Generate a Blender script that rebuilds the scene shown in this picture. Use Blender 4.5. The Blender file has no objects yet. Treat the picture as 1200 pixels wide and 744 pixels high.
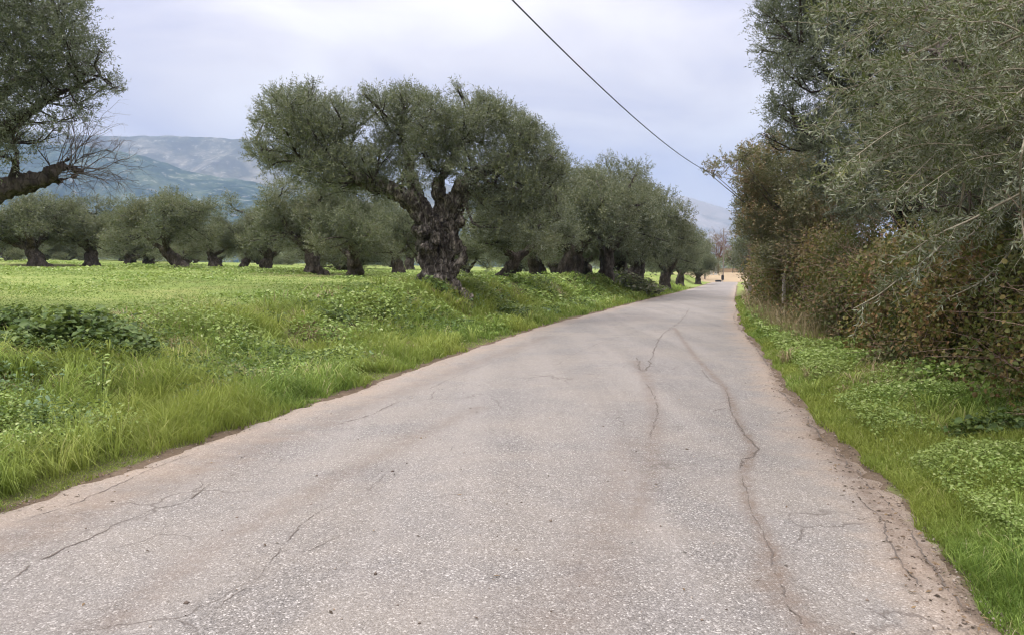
import bpy, bmesh, math, random
import numpy as np
from mathutils import Vector, noise as mnoise
rng = np.random.default_rng(7)
random.seed(7)
R = math.radians
scene = bpy.context.scene
COL = scene.collection

# ------------------------------------------------------------------ camera
F, CX, CY, HZ, EYE = 900.0, 600.0, 372.0, 318.0, 1.6
PITCH = math.atan((CY - HZ) / F)
cam_d = bpy.data.cameras.new('camera'); cam = bpy.data.objects.new('camera', cam_d); COL.objects.link(cam)
cam.location = (0, 0, EYE); cam.rotation_euler = (math.pi / 2 - PITCH, 0, 0)
cam_d.sensor_width = 36; cam_d.lens = 27; cam_d.clip_end = 20000; cam_d.clip_start = .05
scene.camera = cam

# ------------------------------------------------------------------ world, sun, exposure
SUN_EL, SUN_AZ = R(50), R(235)          # azimuth clockwise from +Y; the sun stands behind the camera to the left
w = bpy.data.worlds.new('World'); scene.world = w; w.use_nodes = True
nt = w.node_tree; N = nt.nodes; Lk = nt.links
for n in list(N): N.remove(n)
out = N.new('ShaderNodeOutputWorld'); bg = N.new('ShaderNodeBackground'); bg.inputs['Strength'].default_value = 0.1
sky = N.new('ShaderNodeTexSky'); sky.sky_type = 'NISHITA'; sky.sun_disc = False
sky.sun_elevation = SUN_EL; sky.sun_rotation = SUN_AZ
tc = N.new('ShaderNodeTexCoord'); sep = N.new('ShaderNodeSeparateXYZ'); Lk.new(tc.outputs['Generated'], sep.inputs[0])
def mnode(op, a=None, b=None, c=None):
    m = N.new('ShaderNodeMath'); m.operation = op
    for i, v in enumerate((a, b, c)):
        if v is None: continue
        if isinstance(v, (int, float)): m.inputs[i].default_value = v
        else: Lk.new(v, m.inputs[i])
    return m.outputs[0]
mp = N.new('ShaderNodeMapping'); mp.inputs['Scale'].default_value = (1.0, 1.0, 3.0); mp.inputs['Location'].default_value = (.35, .1, .55)
Lk.new(tc.outputs['Generated'], mp.inputs[0])
cn = N.new('ShaderNodeTexNoise'); cn.inputs['Scale'].default_value = 2.9; cn.inputs['Detail'].default_value = 5; cn.inputs['Roughness'].default_value = .47; cn.inputs['Distortion'].default_value = .5
Lk.new(mp.outputs[0], cn.inputs['Vector'])
cr = N.new('ShaderNodeValToRGB'); e = cr.color_ramp.elements
e[0].position = .36; e[0].color = (.60, .60, .745, 1)
e[1].position = .62; e[1].color = (.87, .86, .925, 1)
m_ = e.new(.50); m_.color = (.76, .745, .83, 1)
Lk.new(cn.outputs['Fac'], cr.inputs[0])
# an overcast sky is brightest overhead
zen = mnode('POWER', mnode('MAXIMUM', sep.outputs['Z'], 0.0), 2.2)
gain = mnode('MULTIPLY_ADD', zen, 41.0, 7.0)
vm = N.new('ShaderNodeVectorMath'); vm.operation = 'SCALE'; Lk.new(cr.outputs[0], vm.inputs[0]); Lk.new(gain, vm.inputs['Scale'])
# clouds are whiter overhead
wm = N.new('ShaderNodeMix'); wm.data_type = 'RGBA'; wm.blend_type = 'MULTIPLY'; Lk.new(mnode('MINIMUM', mnode('MULTIPLY', sep.outputs['Z'], 1.6), 1.0), wm.inputs[0]); Lk.new(vm.outputs[0], wm.inputs[6]); wm.inputs[7].default_value = (1.05, .99, .89, 1)
mx = N.new('ShaderNodeMix'); mx.data_type = 'RGBA'; mx.inputs[0].default_value = .985
Lk.new(sky.outputs[0], mx.inputs[6]); Lk.new(wm.outputs[2], mx.inputs[7])
Lk.new(mx.outputs[2], bg.inputs['Color']); Lk.new(bg.outputs[0], out.inputs[0])

sd = bpy.data.lights.new('sun', 'SUN'); sd.energy = 1.5; sd.angle = R(10); sd.color = (1, .95, .86)
so = bpy.data.objects.new('sun', sd); COL.objects.link(so)
sdir = Vector((math.sin(SUN_AZ) * math.cos(SUN_EL), math.cos(SUN_AZ) * math.cos(SUN_EL), math.sin(SUN_EL)))
so.rotation_euler = sdir.to_track_quat('Z', 'Y').to_euler(); so.location = (-20, -20, 60)
vs = scene.view_settings; vs.view_transform = 'Standard'; vs.look = 'None'; vs.exposure = 0.40; vs.gamma = 1; vs.use_curve_mapping = False
scene.render.engine = 'CYCLES'
cy = scene.cycles; cy.max_bounces = 6; cy.diffuse_bounces = 3; cy.glossy_bounces = 2; cy.transmission_bounces = 4
cy.transparent_max_bounces = 8; cy.volume_bounces = 0; cy.use_denoising = True; cy.caustics_reflective = False; cy.caustics_refractive = False
cy.sample_clamp_indirect = 4; cy.pixel_filter_type = 'BLACKMAN_HARRIS'; cy.filter_width = 1.15

# ------------------------------------------------------------------ pixel -> place (the photograph's 1200 x 744 frame)
cp, sp = math.cos(PITCH), math.sin(PITCH)
def ray(px, py):
    a, b = (px - CX) / F, -(py - CY) / F
    return np.array([a, cp + b * sp, -sp + b * cp])
def at(px, py, y):
    d = ray(px, py); return np.array([0, 0, EYE]) + d * (y / d[1])
def onplane(px, py, z=0.0):
    d = ray(px, py); return np.array([0, 0, EYE]) + d * ((z - EYE) / d[2])

# ------------------------------------------------------------------ numpy noise
_tab = rng.random((256, 256)).astype(np.float32)
def vnoise(x, y):
    x = np.asarray(x, float); y = np.asarray(y, float)
    xi = np.floor(x).astype(int); yi = np.floor(y).astype(int); fx = x - xi; fy = y - yi
    fx = fx * fx * (3 - 2 * fx); fy = fy * fy * (3 - 2 * fy)
    g = lambda a, b: _tab[a & 255, b & 255]
    return (g(xi, yi) * (1 - fx) + g(xi + 1, yi) * fx) * (1 - fy) + (g(xi, yi + 1) * (1 - fx) + g(xi + 1, yi + 1) * fx) * fy
def fbm(x, y, o=4):
    s = 0; a = .5; t = 0
    for k in range(o):
        s = s + a * vnoise(np.asarray(x) * 2 ** k + 17.3 * k, np.asarray(y) * 2 ** k + 9.1 * k); t += a; a *= .5
    return s / t
def sstep(a, b, x):
    t = np.clip((np.asarray(x, float) - a) / (b - a), 0, 1); return t * t * (3 - 2 * t)
def unit(v): return v / np.maximum(np.linalg.norm(v, axis=-1, keepdims=True), 1e-9)

# ------------------------------------------------------------------ road edges and terrain height
LE = np.array([(-60, -19.5), (-20, -9.3), (-8, -6.4), (0, -4.5), (5.1, -3.4), (6.96, -3.02), (8.6, -2.6), (10.9, -2.06), (15.3, -1.02), (23.2, 1.03), (30.6, 3.4), (45, 8.0), (60, 13.0), (85, 20.9), (112, 29.0), (130, 34.4)])
RE = np.array([(-60, -13.2), (-20, -3.2), (-8, -.8), (0, 1.3), (3.38, 2.27), (4.09, 2.46), (5.1, 2.67), (6.5, 2.96), (8.9, 3.46), (11.3, 4.03), (16.6, 5.33), (23.2, 6.97), (45, 13.1), (60, 17.5), (85, 24.9), (112, 33.2), (130, 39)])
_yy = np.arange(-60, 131, .25)
def smooth_edge(E):
    v = np.interp(_yy, E[:, 0], E[:, 1]); k = np.hanning(17); k /= k.sum()
    vp = np.pad(v, 8, mode='reflect', reflect_type='odd'); return np.convolve(vp, k, 'valid')
_le, _re = smooth_edge(LE), smooth_edge(RE)
def xl(y): y = np.asarray(y, float); return np.interp(y, _yy, _le) + np.where(y > 130, (y - 130) * .3, 0)
def xr(y): y = np.asarray(y, float); return np.interp(y, _yy, _re) + np.where(y > 130, (y - 130) * .33, 0)
HO = np.array([(-60, 2.2), (8, 2.3), (14, 2.2), (18, 1.45), (25, 1.0), (45, .7), (70, .7)])
def hedge_off(y): return np.interp(y, HO[:, 0], HO[:, 1])
def height(x, y):
    x = np.asarray(x, float); y = np.asarray(y, float)
    tl = (xl(y) - x) * .965; tr = (x - xr(y)) * .965
    Hb = np.interp(y, [-30, 5, 12, 24, 50, 100, 130], [.4, .45, .62, 1.02, 1.12, 1.0, .9])
    wb = np.interp(y, [0, 12, 24, 60], [2.6, 3.2, 3.1, 3.0])
    s = sstep(.35, 1, tl / wb * 1.0) * .86 + .14 * np.clip(tl / wb, 0, 1)
    zl = Hb * s + .0265 * np.clip(tl - wb, 0, 90)
    bump = (fbm(x * .55, y * .55, 5) - .5) * .70 * sstep(.5, 1.8, tl) * (1 - .85 * sstep(3, 6, tl)) + (fbm(x * .12, y * .12, 3) - .5) * .35 * sstep(3, 12, tl)
    zl = zl + bump
    zr = .10 * sstep(0, .6, tr) + .16 * sstep(.6, 2.4, tr) + (fbm(x * .9, y * .9, 3) - .5) * .10 * sstep(.2, 1, tr)
    z = np.where(tl > 0, zl, np.where(tr > 0, zr, -.035))
    far = sstep(108, 155, y)
    mid = sstep(-16, -4, -np.maximum(tl, -99)) # 1 on and right of the road
    z = z * (1 - far * mid) + (1.5 + (fbm(x * .1, y * .1, 3) - .5) * .5) * far * mid
    z = z + .9 * sstep(150, 260, y) * mid
    return z
def H1(x, y): return float(height(np.array([x]), np.array([y]))[0])

# ------------------------------------------------------------------ mesh helpers
def mesh_np(name, V, polys, mat=None, parent=None, var=None, smooth=False, attrs=None):
    """polys: list of (n,k) int arrays"""
    me = bpy.data.meshes.new(name); V = np.asarray(V, np.float32)
    me.vertices.add(len(V)); me.vertices.foreach_set('co', V.ravel())
    idx = np.concatenate([p.ravel() for p in polys]).astype(np.int32)
    tot = np.concatenate([np.full(len(p), p.shape[1]) for p in polys]).astype(np.int32)
    st = np.concatenate([[0], np.cumsum(tot)[:-1]]).astype(np.int32)
    me.loops.add(len(idx)); me.loops.foreach_set('vertex_index', idx)
    me.polygons.add(len(tot)); me.polygons.foreach_set('loop_start', st)
    try: me.polygons.foreach_set('loop_total', tot)
    except Exception: pass
    me.update(calc_edges=True)
    if smooth: me.polygons.foreach_set('use_smooth', np.ones(len(tot), bool))
    if var is not None:
        a = me.attributes.new('var', 'FLOAT', 'FACE'); a.data.foreach_set('value', np.asarray(var, np.float32))
    for k, v in (attrs or {}).items():
        a = me.attributes.new(k, 'FLOAT', 'POINT'); a.data.foreach_set('value', np.asarray(v, np.float32))
    if mat: me.materials.append(mat)
    o = bpy.data.objects.new(name, me); COL.objects.link(o)
    if parent: o.parent = parent
    return o
def tag(o, label=None, cat=None, group=None, kind=None):
    if label: o['label'] = label
    if cat: o['category'] = cat
    if group: o['group'] = group
    if kind: o['kind'] = kind
    return o
def empty(name, loc, label, cat, group=None):
    o = bpy.data.objects.new(name, None); COL.objects.link(o); o.location = tuple(float(c) for c in loc); o.empty_display_size = .2
    return tag(o, label, cat, group)
def copy_tree(o, parent=None):
    c = o.copy(); COL.objects.link(c); c.parent = parent
    for ch in list(o.children): copy_tree(ch, c)
    return c

class Tubes:
    def __init__(s): s.V = []; s.Q = []; s.n = 0
    def add(s, pts, rad, sides=6, wob=0.0):
        pts = np.asarray(pts, float); rad = np.asarray(rad, float); n = len(pts)
        t = np.gradient(pts, axis=0); t = unit(t)
        ref = np.array([0, 0, 1.]) if abs(t[0][2]) < .9 else np.array([1., 0, 0])
        u = unit(np.cross(t, ref)); v = unit(np.cross(t, u))
        a = np.linspace(0, 2 * np.pi, sides, endpoint=False)
        rr = rad[:, None] * (1 + wob * rng.normal(size=(n, sides)))
        P = pts[:, None] + rr[..., None] * (np.cos(a)[None, :, None] * u[:, None] + np.sin(a)[None, :, None] * v[:, None])
        s.V.append(P.reshape(-1, 3))
        i = np.arange(n - 1)[:, None] * sides; j = np.arange(sides)[None]; k = (j + 1) % sides
        q = np.stack([i + j, i + k, i + sides + k, i + sides + j], -1).reshape(-1, 4) + s.n
        s.Q.append(q); s.n += n * sides
    def build(s, name, mat, parent, off=(0, 0, 0)):
        return mesh_np(name, np.concatenate(s.V) - np.asarray(off), [np.concatenate(s.Q)], mat, parent, smooth=True)
def curve(pts, n):
    """Catmull-Rom through pts"""
    P = np.asarray(pts, float)
    if len(P) == 2: return P[0] + (P[1] - P[0]) * np.linspace(0, 1, n)[:, None]
    P = np.vstack([2 * P[0] - P[1], P, 2 * P[-1] - P[-2]]); m = len(P) - 3
    T = np.linspace(0, m - 1e-6, n); o = []
    for t in T:
        i = int(t); f = t - i; a, b, c, d = P[i:i + 4]
        o.append(.5 * (2 * b + (c - a) * f + (2 * a - 5 * b + 4 * c - d) * f * f + (3 * b - a - 3 * c + d) * f ** 3))
    return np.array(o)

def leaf_geo(o, d, nrm, l, wd, fold=0.25):
    """rhombic leaves: o base, d direction, nrm rough normal, arrays"""
    s = unit(np.cross(d, nrm)); nn = np.cross(s, d)
    l = l[:, None]; wd = wd[:, None]
    a = o; b = o + d * l * .45 + s * wd * .5 + nn * l * .04; c = o + d * l - nn * l * .08; e_ = o + d * l * .45 - s * wd * .5 + nn * l * .04
    V = np.stack([a, b, c, e_], 1).reshape(-1, 3)
    Q = np.arange(len(o) * 4).reshape(-1, 4)
    return V, Q
def leaf_geo6(o, d, nrm, l, wd):
    """broad leaves, pointed, six corners folded on the midrib -> two quads each"""
    s = unit(np.cross(d, nrm)); nn = np.cross(s, d); l = l[:, None]; wd = wd[:, None]
    tip = o + d * l - nn * l * .15; lo = nn * wd * .18
    V = np.stack([o, o + d * l * .22 + s * wd * .42 + lo, o + d * l * .6 + s * wd * .46 + lo, tip, o + d * l * .6 - s * wd * .46 + lo, o + d * l * .22 - s * wd * .42 + lo], 1).reshape(-1, 3)
    b = np.arange(len(o))[:, None] * 6
    Q = np.concatenate([b + np.array([[0, 1, 2, 3]]), b + np.array([[0, 3, 4, 5]])])
    return V, Q
def shoots_from(origin, direc, length, nleaf, l, wd, spread=.8, gravity=0.0):
    """leafy twigs: opposite leaves along a straight-ish axis. Returns leaf V,Q"""
    S = len(origin); j = (np.arange(nleaf) + .5) / nleaf
    up = rng.normal(size=(S, 3)); s1 = unit(np.cross(direc, up)); s2 = np.cross(direc, s1)
    o = origin[:, None] + direc[:, None] * (length[:, None] * j[None])[..., None]
    o[..., 2] -= gravity * (length[:, None] * j[None]) ** 2
    ph = (np.arange(nleaf) % 4)
    side = np.where((ph == 0)[None, :, None], s1[:, None], np.where((ph == 1)[None, :, None], -s1[:, None], np.where((ph == 2)[None, :, None], s2[:, None], -s2[:, None])))
    d = unit(direc[:, None] * .75 + side * spread + rng.normal(size=o.shape) * .22)
    nrm = unit(direc[:, None] + rng.normal(size=o.shape) * .6)
    ll = l * rng.uniform(.7, 1.25, (S, nleaf)); ww = wd * rng.uniform(.75, 1.2, (S, nleaf))
    return leaf_geo(o.reshape(-1, 3), d.reshape(-1, 3), nrm.reshape(-1, 3), ll.ravel(), ww.ravel())
def blob_shoots(C, Rd, n, L, squash=.85, up=.45, shell=.45):
    """n shoots spread over the blobs (by r^2)"""
    C = np.asarray(C, float); Rd = np.asarray(Rd, float); p = Rd ** 2 / np.sum(Rd ** 2)
    k = rng.choice(len(C), n, p=p); u = unit(rng.normal(size=(n, 3)))
    r = Rd[k] * rng.random(n) ** shell
    pos = C[k] + u * r[:, None] * np.array([1, 1, squash])
    d = unit(u * .8 + np.array([0, 0, up]) + rng.normal(size=(n, 3)) * .5)
    return pos, d, L * rng.uniform(.5, 1.4, n)

# ------------------------------------------------------------------ materials
def new_mat(name):
    m = bpy.data.materials.new(name); m.use_nodes = True; t = m.node_tree
    for n in list(t.nodes): t.nodes.remove(n)
    return m, t
class NT:
    def __init__(s, t): s.t = t
    def n(s, typ, **kw):
        x = s.t.nodes.new(typ)
        for k, v in kw.items():
            if k in x.inputs: x.inputs[k].default_value = v
            else: setattr(x, k, v)
        return x
    def l(s, a, b): s.t.links.new(a, b)
    def math(s, op, a, b=None, clamp=False):
        m = s.t.nodes.new('ShaderNodeMath'); m.operation = op; m.use_clamp = clamp
        for i, v in enumerate((a, b)):
            if v is None: continue
            if isinstance(v, (int, float)): m.inputs[i].default_value = v
            else: s.l(v, m.inputs[i])
        return m.outputs[0]
    def mix(s, f, a, b, mode='MIX'):
        m = s.t.nodes.new('ShaderNodeMix'); m.data_type = 'RGBA'; m.blend_type = mode
        for i, v in ((0, f), (6, a), (7, b)):
            if isinstance(v, (int, float)): m.inputs[i].default_value = v
            elif isinstance(v, tuple): m.inputs[i].default_value = (*v, 1)
            else: s.l(v, m.inputs[i])
        return m.outputs[2]
    def noise(s, sc, det=4, rough=.55, vec=None, dist=0):
        x = s.n('ShaderNodeTexNoise', Scale=sc, Detail=det, Roughness=rough, Distortion=dist)
        if vec is not None: s.l(vec, x.inputs['Vector'])
        return x.outputs['Fac']
    def ramp(s, f, stops):
        r = s.t.nodes.new('ShaderNodeValToRGB'); el = r.color_ramp.elements
        while len(el) < len(stops): el.new(.5)
        for q, (p, c) in zip(el, stops): q.position = p; q.color = (*c, 1) if isinstance(c, tuple) else (c, c, c, 1)
        s.l(f, r.inputs[0]); return r.outputs[0]
    def attr(s, name):
        x = s.t.nodes.new('ShaderNodeAttribute'); x.attribute_name = name; return x.outputs['Fac']
    def pos(s): return s.n('ShaderNodeNewGeometry').outputs['Position']
    def obj(s): return s.n('ShaderNodeTexCoord').outputs['Object']

def leaf_mat(name, stops, under=None, trans=.35, rough=.45, spec=.4, patch=None):
    m, t = new_mat(name); q = NT(t)
    c = q.ramp(q.attr('var'), stops)
    if patch:   # slow change of tint through the crown: younger / older growth
        f = q.ramp(q.noise(patch[0], 3, .5, q.obj()), [(.42, 0.0), (.6, 1.0)]); c = q.mix(q.math('MULTIPLY', f, patch[2]), c, patch[1])
    if under:
        g = q.n('ShaderNodeNewGeometry'); c = q.mix(g.outputs['Backfacing'], c, under)
    p = q.n('ShaderNodeBsdfPrincipled', Roughness=rough); q.l(c, p.inputs['Base Color']); p.inputs['Specular IOR Level'].default_value = spec
    tr = q.n('ShaderNodeBsdfTranslucent'); tc_ = q.mix(.55, c, (.20, .26, .05), 'MIX'); q.l(tc_, tr.inputs['Color'])
    ms = q.n('ShaderNodeMixShader'); ms.inputs[0].default_value = trans; q.l(p.outputs[0], ms.inputs[1]); q.l(tr.outputs[0], ms.inputs[2])
    o = q.n('ShaderNodeOutputMaterial'); q.l(ms.outputs[0], o.inputs[0]); return m
OL = [(0, (.022, .03, .014)), (.45, (.07, .085, .036)), (.8, (.165, .185, .085)), (1, (.34, .35, .19))]
M_olive = leaf_mat('olive_leaf', OL, under=(.19, .215, .165), trans=.22, patch=(.9, (.14, .155, .075), .5))
M_olive_far = leaf_mat('olive_leaf_grove', [(0, (.022, .03, .014)), (.55, (.075, .09, .04)), (.85, (.15, .165, .08)), (1, (.27, .28, .15))], under=(.19, .215, .15), trans=.22, patch=(.45, (.15, .15, .075), .6))
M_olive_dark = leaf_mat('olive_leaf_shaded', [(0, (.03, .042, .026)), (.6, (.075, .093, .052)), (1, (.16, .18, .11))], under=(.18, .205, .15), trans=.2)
M_olive_near = leaf_mat('olive_leaf_near', [(0, (.028, .042, .018)), (.55, (.09, .112, .046)), (.9, (.20, .22, .10)), (1, (.38, .37, .15))], under=(.27, .30, .215), trans=.25, patch=(1.2, (.11, .12, .05), .5))
M_ivy = leaf_mat('ivy_leaf', [(0, (.035, .045, .014)), (.35, (.10, .12, .035)), (.55, (.20, .17, .055)), (.75, (.20, .10, .05)), (.9, (.36, .27, .11)), (1, (.50, .43, .2))], trans=.3, rough=.55, spec=.25, patch=(.8, (.15, .085, .05), .7))
M_bramble = leaf_mat('bramble_leaf', [(0, (.03, .038, .014)), (.45, (.09, .11, .036)), (.75, (.15, .10, .05)), (1, (.32, .22, .11))], trans=.25, rough=.55, spec=.25, patch=(.9, (.11, .08, .045), .6))
M_russet = leaf_mat('russet_leaf', [(0, (.06, .06, .03)), (.4, (.15, .145, .075)), (.65, (.22, .12, .07)), (.85, (.26, .21, .11)), (1, (.36, .31, .2))], trans=.3, patch=(.9, (.14, .15, .085), .8))
M_weed = leaf_mat('weed_leaf', [(0, (.09, .16, .035)), (.5, (.23, .35, .08)), (.85, (.38, .50, .16)), (1, (.52, .58, .30))], trans=.4, spec=.25, patch=(.5, (.27, .33, .10), .6))
M_weed_dark = leaf_mat('dark_weed_leaf', [(0, (.035, .065, .016)), (.6, (.075, .13, .03)), (1, (.17, .23, .08))], trans=.25, rough=.5, spec=.25)
M_weed_pale = leaf_mat('pale_weed_leaf', [(0, (.10, .18, .08)), (1, (.2, .3, .14))], trans=.3)
M_grass = leaf_mat('verge_grass', [(0, (.06, .105, .016)), (.28, (.13, .22, .04)), (.58, (.26, .37, .08)), (.84, (.42, .49, .15)), (.92, (.42, .37, .19)), (1, (.58, .50, .33))], trans=.45, rough=.55, spec=.25, patch=(.45, (.28, .31, .06), .7))
M_fgrass = leaf_mat('field_grass', [(0, (.15, .24, .06)), (.6, (.26, .37, .11)), (1, (.46, .52, .23))], trans=.45, rough=.6, spec=.2, patch=(.3, (.30, .36, .14), .7))
M_dry = leaf_mat('dry_grass', [(0, (.16, .12, .07)), (.6, (.30, .23, .13)), (1, (.45, .38, .26))], trans=.25, rough=.7)
M_litter = leaf_mat('litter', [(0, (.03, .022, .015)), (.6, (.09, .055, .03)), (1, (.22, .15, .08))], trans=.1, rough=.8)

def bark_mat(name, dark, mid, light, sc=1.0, bump=.6):
    m, t = new_mat(name); q = NT(t); v = q.obj()
    mpn = q.n('ShaderNodeMapping'); mpn.inputs['Scale'].default_value = (1, 1, .45); q.l(v, mpn.inputs[0])
    n1 = q.noise(5 * sc, 8, .65, mpn.outputs[0], .6); n2 = q.noise(1.6 * sc, 4, .5, v)
    vo = q.n('ShaderNodeTexVoronoi', Scale=9 * sc); vo.feature = 'DISTANCE_TO_EDGE'; q.l(mpn.outputs[0], vo.inputs['Vector'])
    c = q.ramp(n1, [(.36, dark), (.50, mid), (.63, light)])
    c = q.mix(q.math('MULTIPLY', n2, .55), c, mid)
    crk = q.math('MINIMUM', q.math('MULTIPLY', vo.outputs['Distance'], 9.0), 1.0)
    c = q.mix(crk, q.mix(.6, c, dark), c)
    p = q.n('ShaderNodeBsdfPrincipled', Roughness=.9); q.l(c, p.inputs['Base Color']); p.inputs['Specular IOR Level'].default_value = .15
    b = q.n('ShaderNodeBump', Strength=bump, Distance=.06); q.l(q.math('ADD', n1, q.math('MULTIPLY', crk, .4)), b.inputs['Height']); q.l(b.outputs[0], p.inputs['Normal'])
    o = q.n('ShaderNodeOutputMaterial'); q.l(p.outputs[0], o.inputs[0]); return m
M_bark = bark_mat('olive_bark', (.025, .021, .018), (.125, .11, .094), (.42, .375, .325), 1.2, 1.0)
M_bark_far = bark_mat('grove_bark', (.03, .025, .02), (.08, .068, .056), (.18, .155, .13))
M_bark_dark = bark_mat('dark_limb_bark', (.025, .021, .018), (.06, .052, .045), (.14, .12, .105))
M_twig = bark_mat('pale_twig', (.17, .15, .105), (.28, .255, .19), (.40, .37, .29), 4, .2)
M_twig_dk = bark_mat('grey_twig', (.06, .05, .045), (.12, .10, .09), (.19, .17, .15), 4, .2)

M_stem = bark_mat('russet_stem', (.13, .08, .06), (.26, .18, .14), (.40, .31, .25), 4, .2)
def plain(name, col, rough=.7, metal=0, var=.25, sc=12):
    m, t = new_mat(name); q = NT(t); n1 = q.noise(sc, 5, .6, q.obj())
    c = q.mix(q.math('MULTIPLY', n1, var * 2, True), col, tuple(k * .55 for k in col))
    p = q.n('ShaderNodeBsdfPrincipled', Roughness=rough, Metallic=metal); q.l(c, p.inputs['Base Color'])
    o = q.n('ShaderNodeOutputMaterial'); q.l(p.outputs[0], o.inputs[0]); return m
M_cable = plain('cable_rubber', (.025, .025, .03), .6); M_conc = plain('weathered_concrete', (.42, .38, .33), .9, sc=20)
M_pole = plain('pole_wood', (.22, .19, .165), .9); M_white = plain('white_render', (.72, .70, .66), .8); M_black = plain('black_plastic', (.02, .02, .022), .5)
M_metal = plain('galvanised_steel', (.35, .36, .37), .5, .7)

# ground
def ground_material():
    m, t = new_mat('ground_turf'); q = NT(t); v = q.pos()
    n1 = q.noise(.22, 5, .6, v); n2 = q.noise(3.0, 6, .7, v); n3 = q.noise(30, 4, .7, v)
    turf = q.ramp(n1, [(.36, (.16, .23, .06)), (.5, (.24, .30, .085)), (.64, (.33, .34, .13))])
    turf = q.mix(q.ramp(n2, [(.4, 0.0), (.62, .75)]), turf, (.17, .23, .06))
    turf = q.mix(q.ramp(n3, [(.35, .5), (.6, 0.0)]), turf, (.13, .17, .05))
    bare = q.ramp(q.noise(.13, 4, .6, v, .4), [(.58, 0.0), (.72, .75)]); turf = q.mix(q.math('MULTIPLY', bare, q.attr('field')), turf, (.27, .21, .10))
    soil_shade = q.math('MULTIPLY', q.attr('bare'), q.ramp(n2, [(.34, .35), (.6, 1.0)])); turf = q.mix(soil_shade, turf, q.mix(n3, (.11, .09, .045), (.24, .17, .11)))  # bare soil patches, with the shade under the crowns mixed into their colour
    lowg = q.mix(n2, (.06, .075, .025), (.14, .13, .06)); turf = q.mix(q.attr('bank'), turf, lowg)
    soil = q.mix(n3, (.07, .052, .038), (.24, .185, .135)); soil = q.mix(q.ramp(n2, [(.4, 0.0), (.65, .6)]), soil, (.08, .06, .04))
    d = q.math('ADD', q.attr('dirt'), q.math('MULTIPLY', q.math('SUBTRACT', n2, .5), .9)); d = q.ramp(d, [(.35, 0.0), (.6, 1.0)])
    c = q.mix(d, turf, soil)
    dry = q.mix(q.noise(1.2, 5, .6, v), (.42, .32, .22), (.30, .25, .15)); c = q.mix(q.attr('dryzone'), c, dry)
    p = q.n('ShaderNodeBsdfPrincipled', Roughness=.95); p.inputs['Specular IOR Level'].default_value = .1; q.l(c, p.inputs['Base Color'])
    b = q.n('ShaderNodeBump', Strength=.8, Distance=.06); q.l(q.math('ADD', q.math('MULTIPLY', n3, .5), n2), b.inputs['Height']); q.l(b.outputs[0], p.inputs['Normal'])
    o = q.n('ShaderNodeOutputMaterial'); q.l(p.outputs[0], o.inputs[0]); return m
def axis(fine0, fine1, st, far0, far1, g=1.09):
    a = list(np.arange(fine0, fine1, st)); s = st; x = a[-1]
    while x < far1: s *= g; x += s; a.append(x)
    s = st; x = a[0]; b = []
    while x > far0: s *= g; x -= s; b.append(x)
    return np.array(b[::-1] + a)
gx = axis(-16, 20, .17, -5000, 5000); gy = axis(-3, 42, .2, -400, 7000, 1.05)
X, Y = np.meshgrid(gx, gy); Z = height(X, Y)
tl = (xl(Y) - X) * .965; tr = (X - xr(Y)) * .965
dirt = np.clip(1 - np.maximum(tl, tr) / .12, 0, 1); dirt = np.where(np.maximum(tl, tr) < 0, 1, dirt)
dirt = np.maximum(dirt, np.where(tr > 0, np.exp(-((tr - hedge_off(Y) - .3) / .5) ** 2) * .75, 0)); dirt = np.where(tr > hedge_off(Y) + .3, np.maximum(dirt, .6), dirt)
dirt = dirt * (Y < 140)
fieldm = sstep(4, 7, tl); bankm = np.maximum(sstep(-.1, .1, tl) * (1 - sstep(3.2, 5, tl)), sstep(-.1, .1, tr)) * (1 - sstep(40, 70, Y))
bare_shade = np.zeros_like(X)  # bare ground round the trunks that also carries painted tree shade
for a_, b_, w_ in ((48, 45, 2.6), (108, 47, 2.4), (214, 42, 2.4), (254, 50, 2), (372, 38, 2.4), (417, 35, 2.6), (468, 46, 2), (520, 24, 1.7), (588, 31, 1.6), (632, 44, 2), (668, 42, 1.6), (706, 46, 2)):
    bx = (a_ - CX) / F * b_; bare_shade = np.maximum(bare_shade, np.exp(-(((X - bx) / (w_ * 1.2)) ** 2 + ((Y - b_) / w_) ** 2)) * .9)
bare_shade = np.maximum(bare_shade, np.exp(-(((X + 8.5) / 4.5) ** 2 + ((Y - 33) / 1.2) ** 2)) * .8)
dryz = sstep(106, 116, Y) * (1 - sstep(170, 220, Y)) * (1 - sstep(2, 10, tl)) * (1 - sstep(8, 20, tr))
ny, nx = X.shape; I = np.arange(ny * nx).reshape(ny, nx)
Q = np.stack([I[:-1, :-1], I[:-1, 1:], I[1:, 1:], I[1:, :-1]], -1).reshape(-1, 4)
g = mesh_np('ground', np.stack([X, Y, Z], -1).reshape(-1, 3), [Q], ground_material(), smooth=True, attrs={'dirt': dirt.ravel(), 'field': fieldm.ravel(), 'bank': bankm.ravel(), 'dryzone': dryz.ravel(), 'bare': bare_shade.ravel()})
tag(g, 'grassy ground rising from the roadside bank to the olive field', kind='structure')

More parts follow.
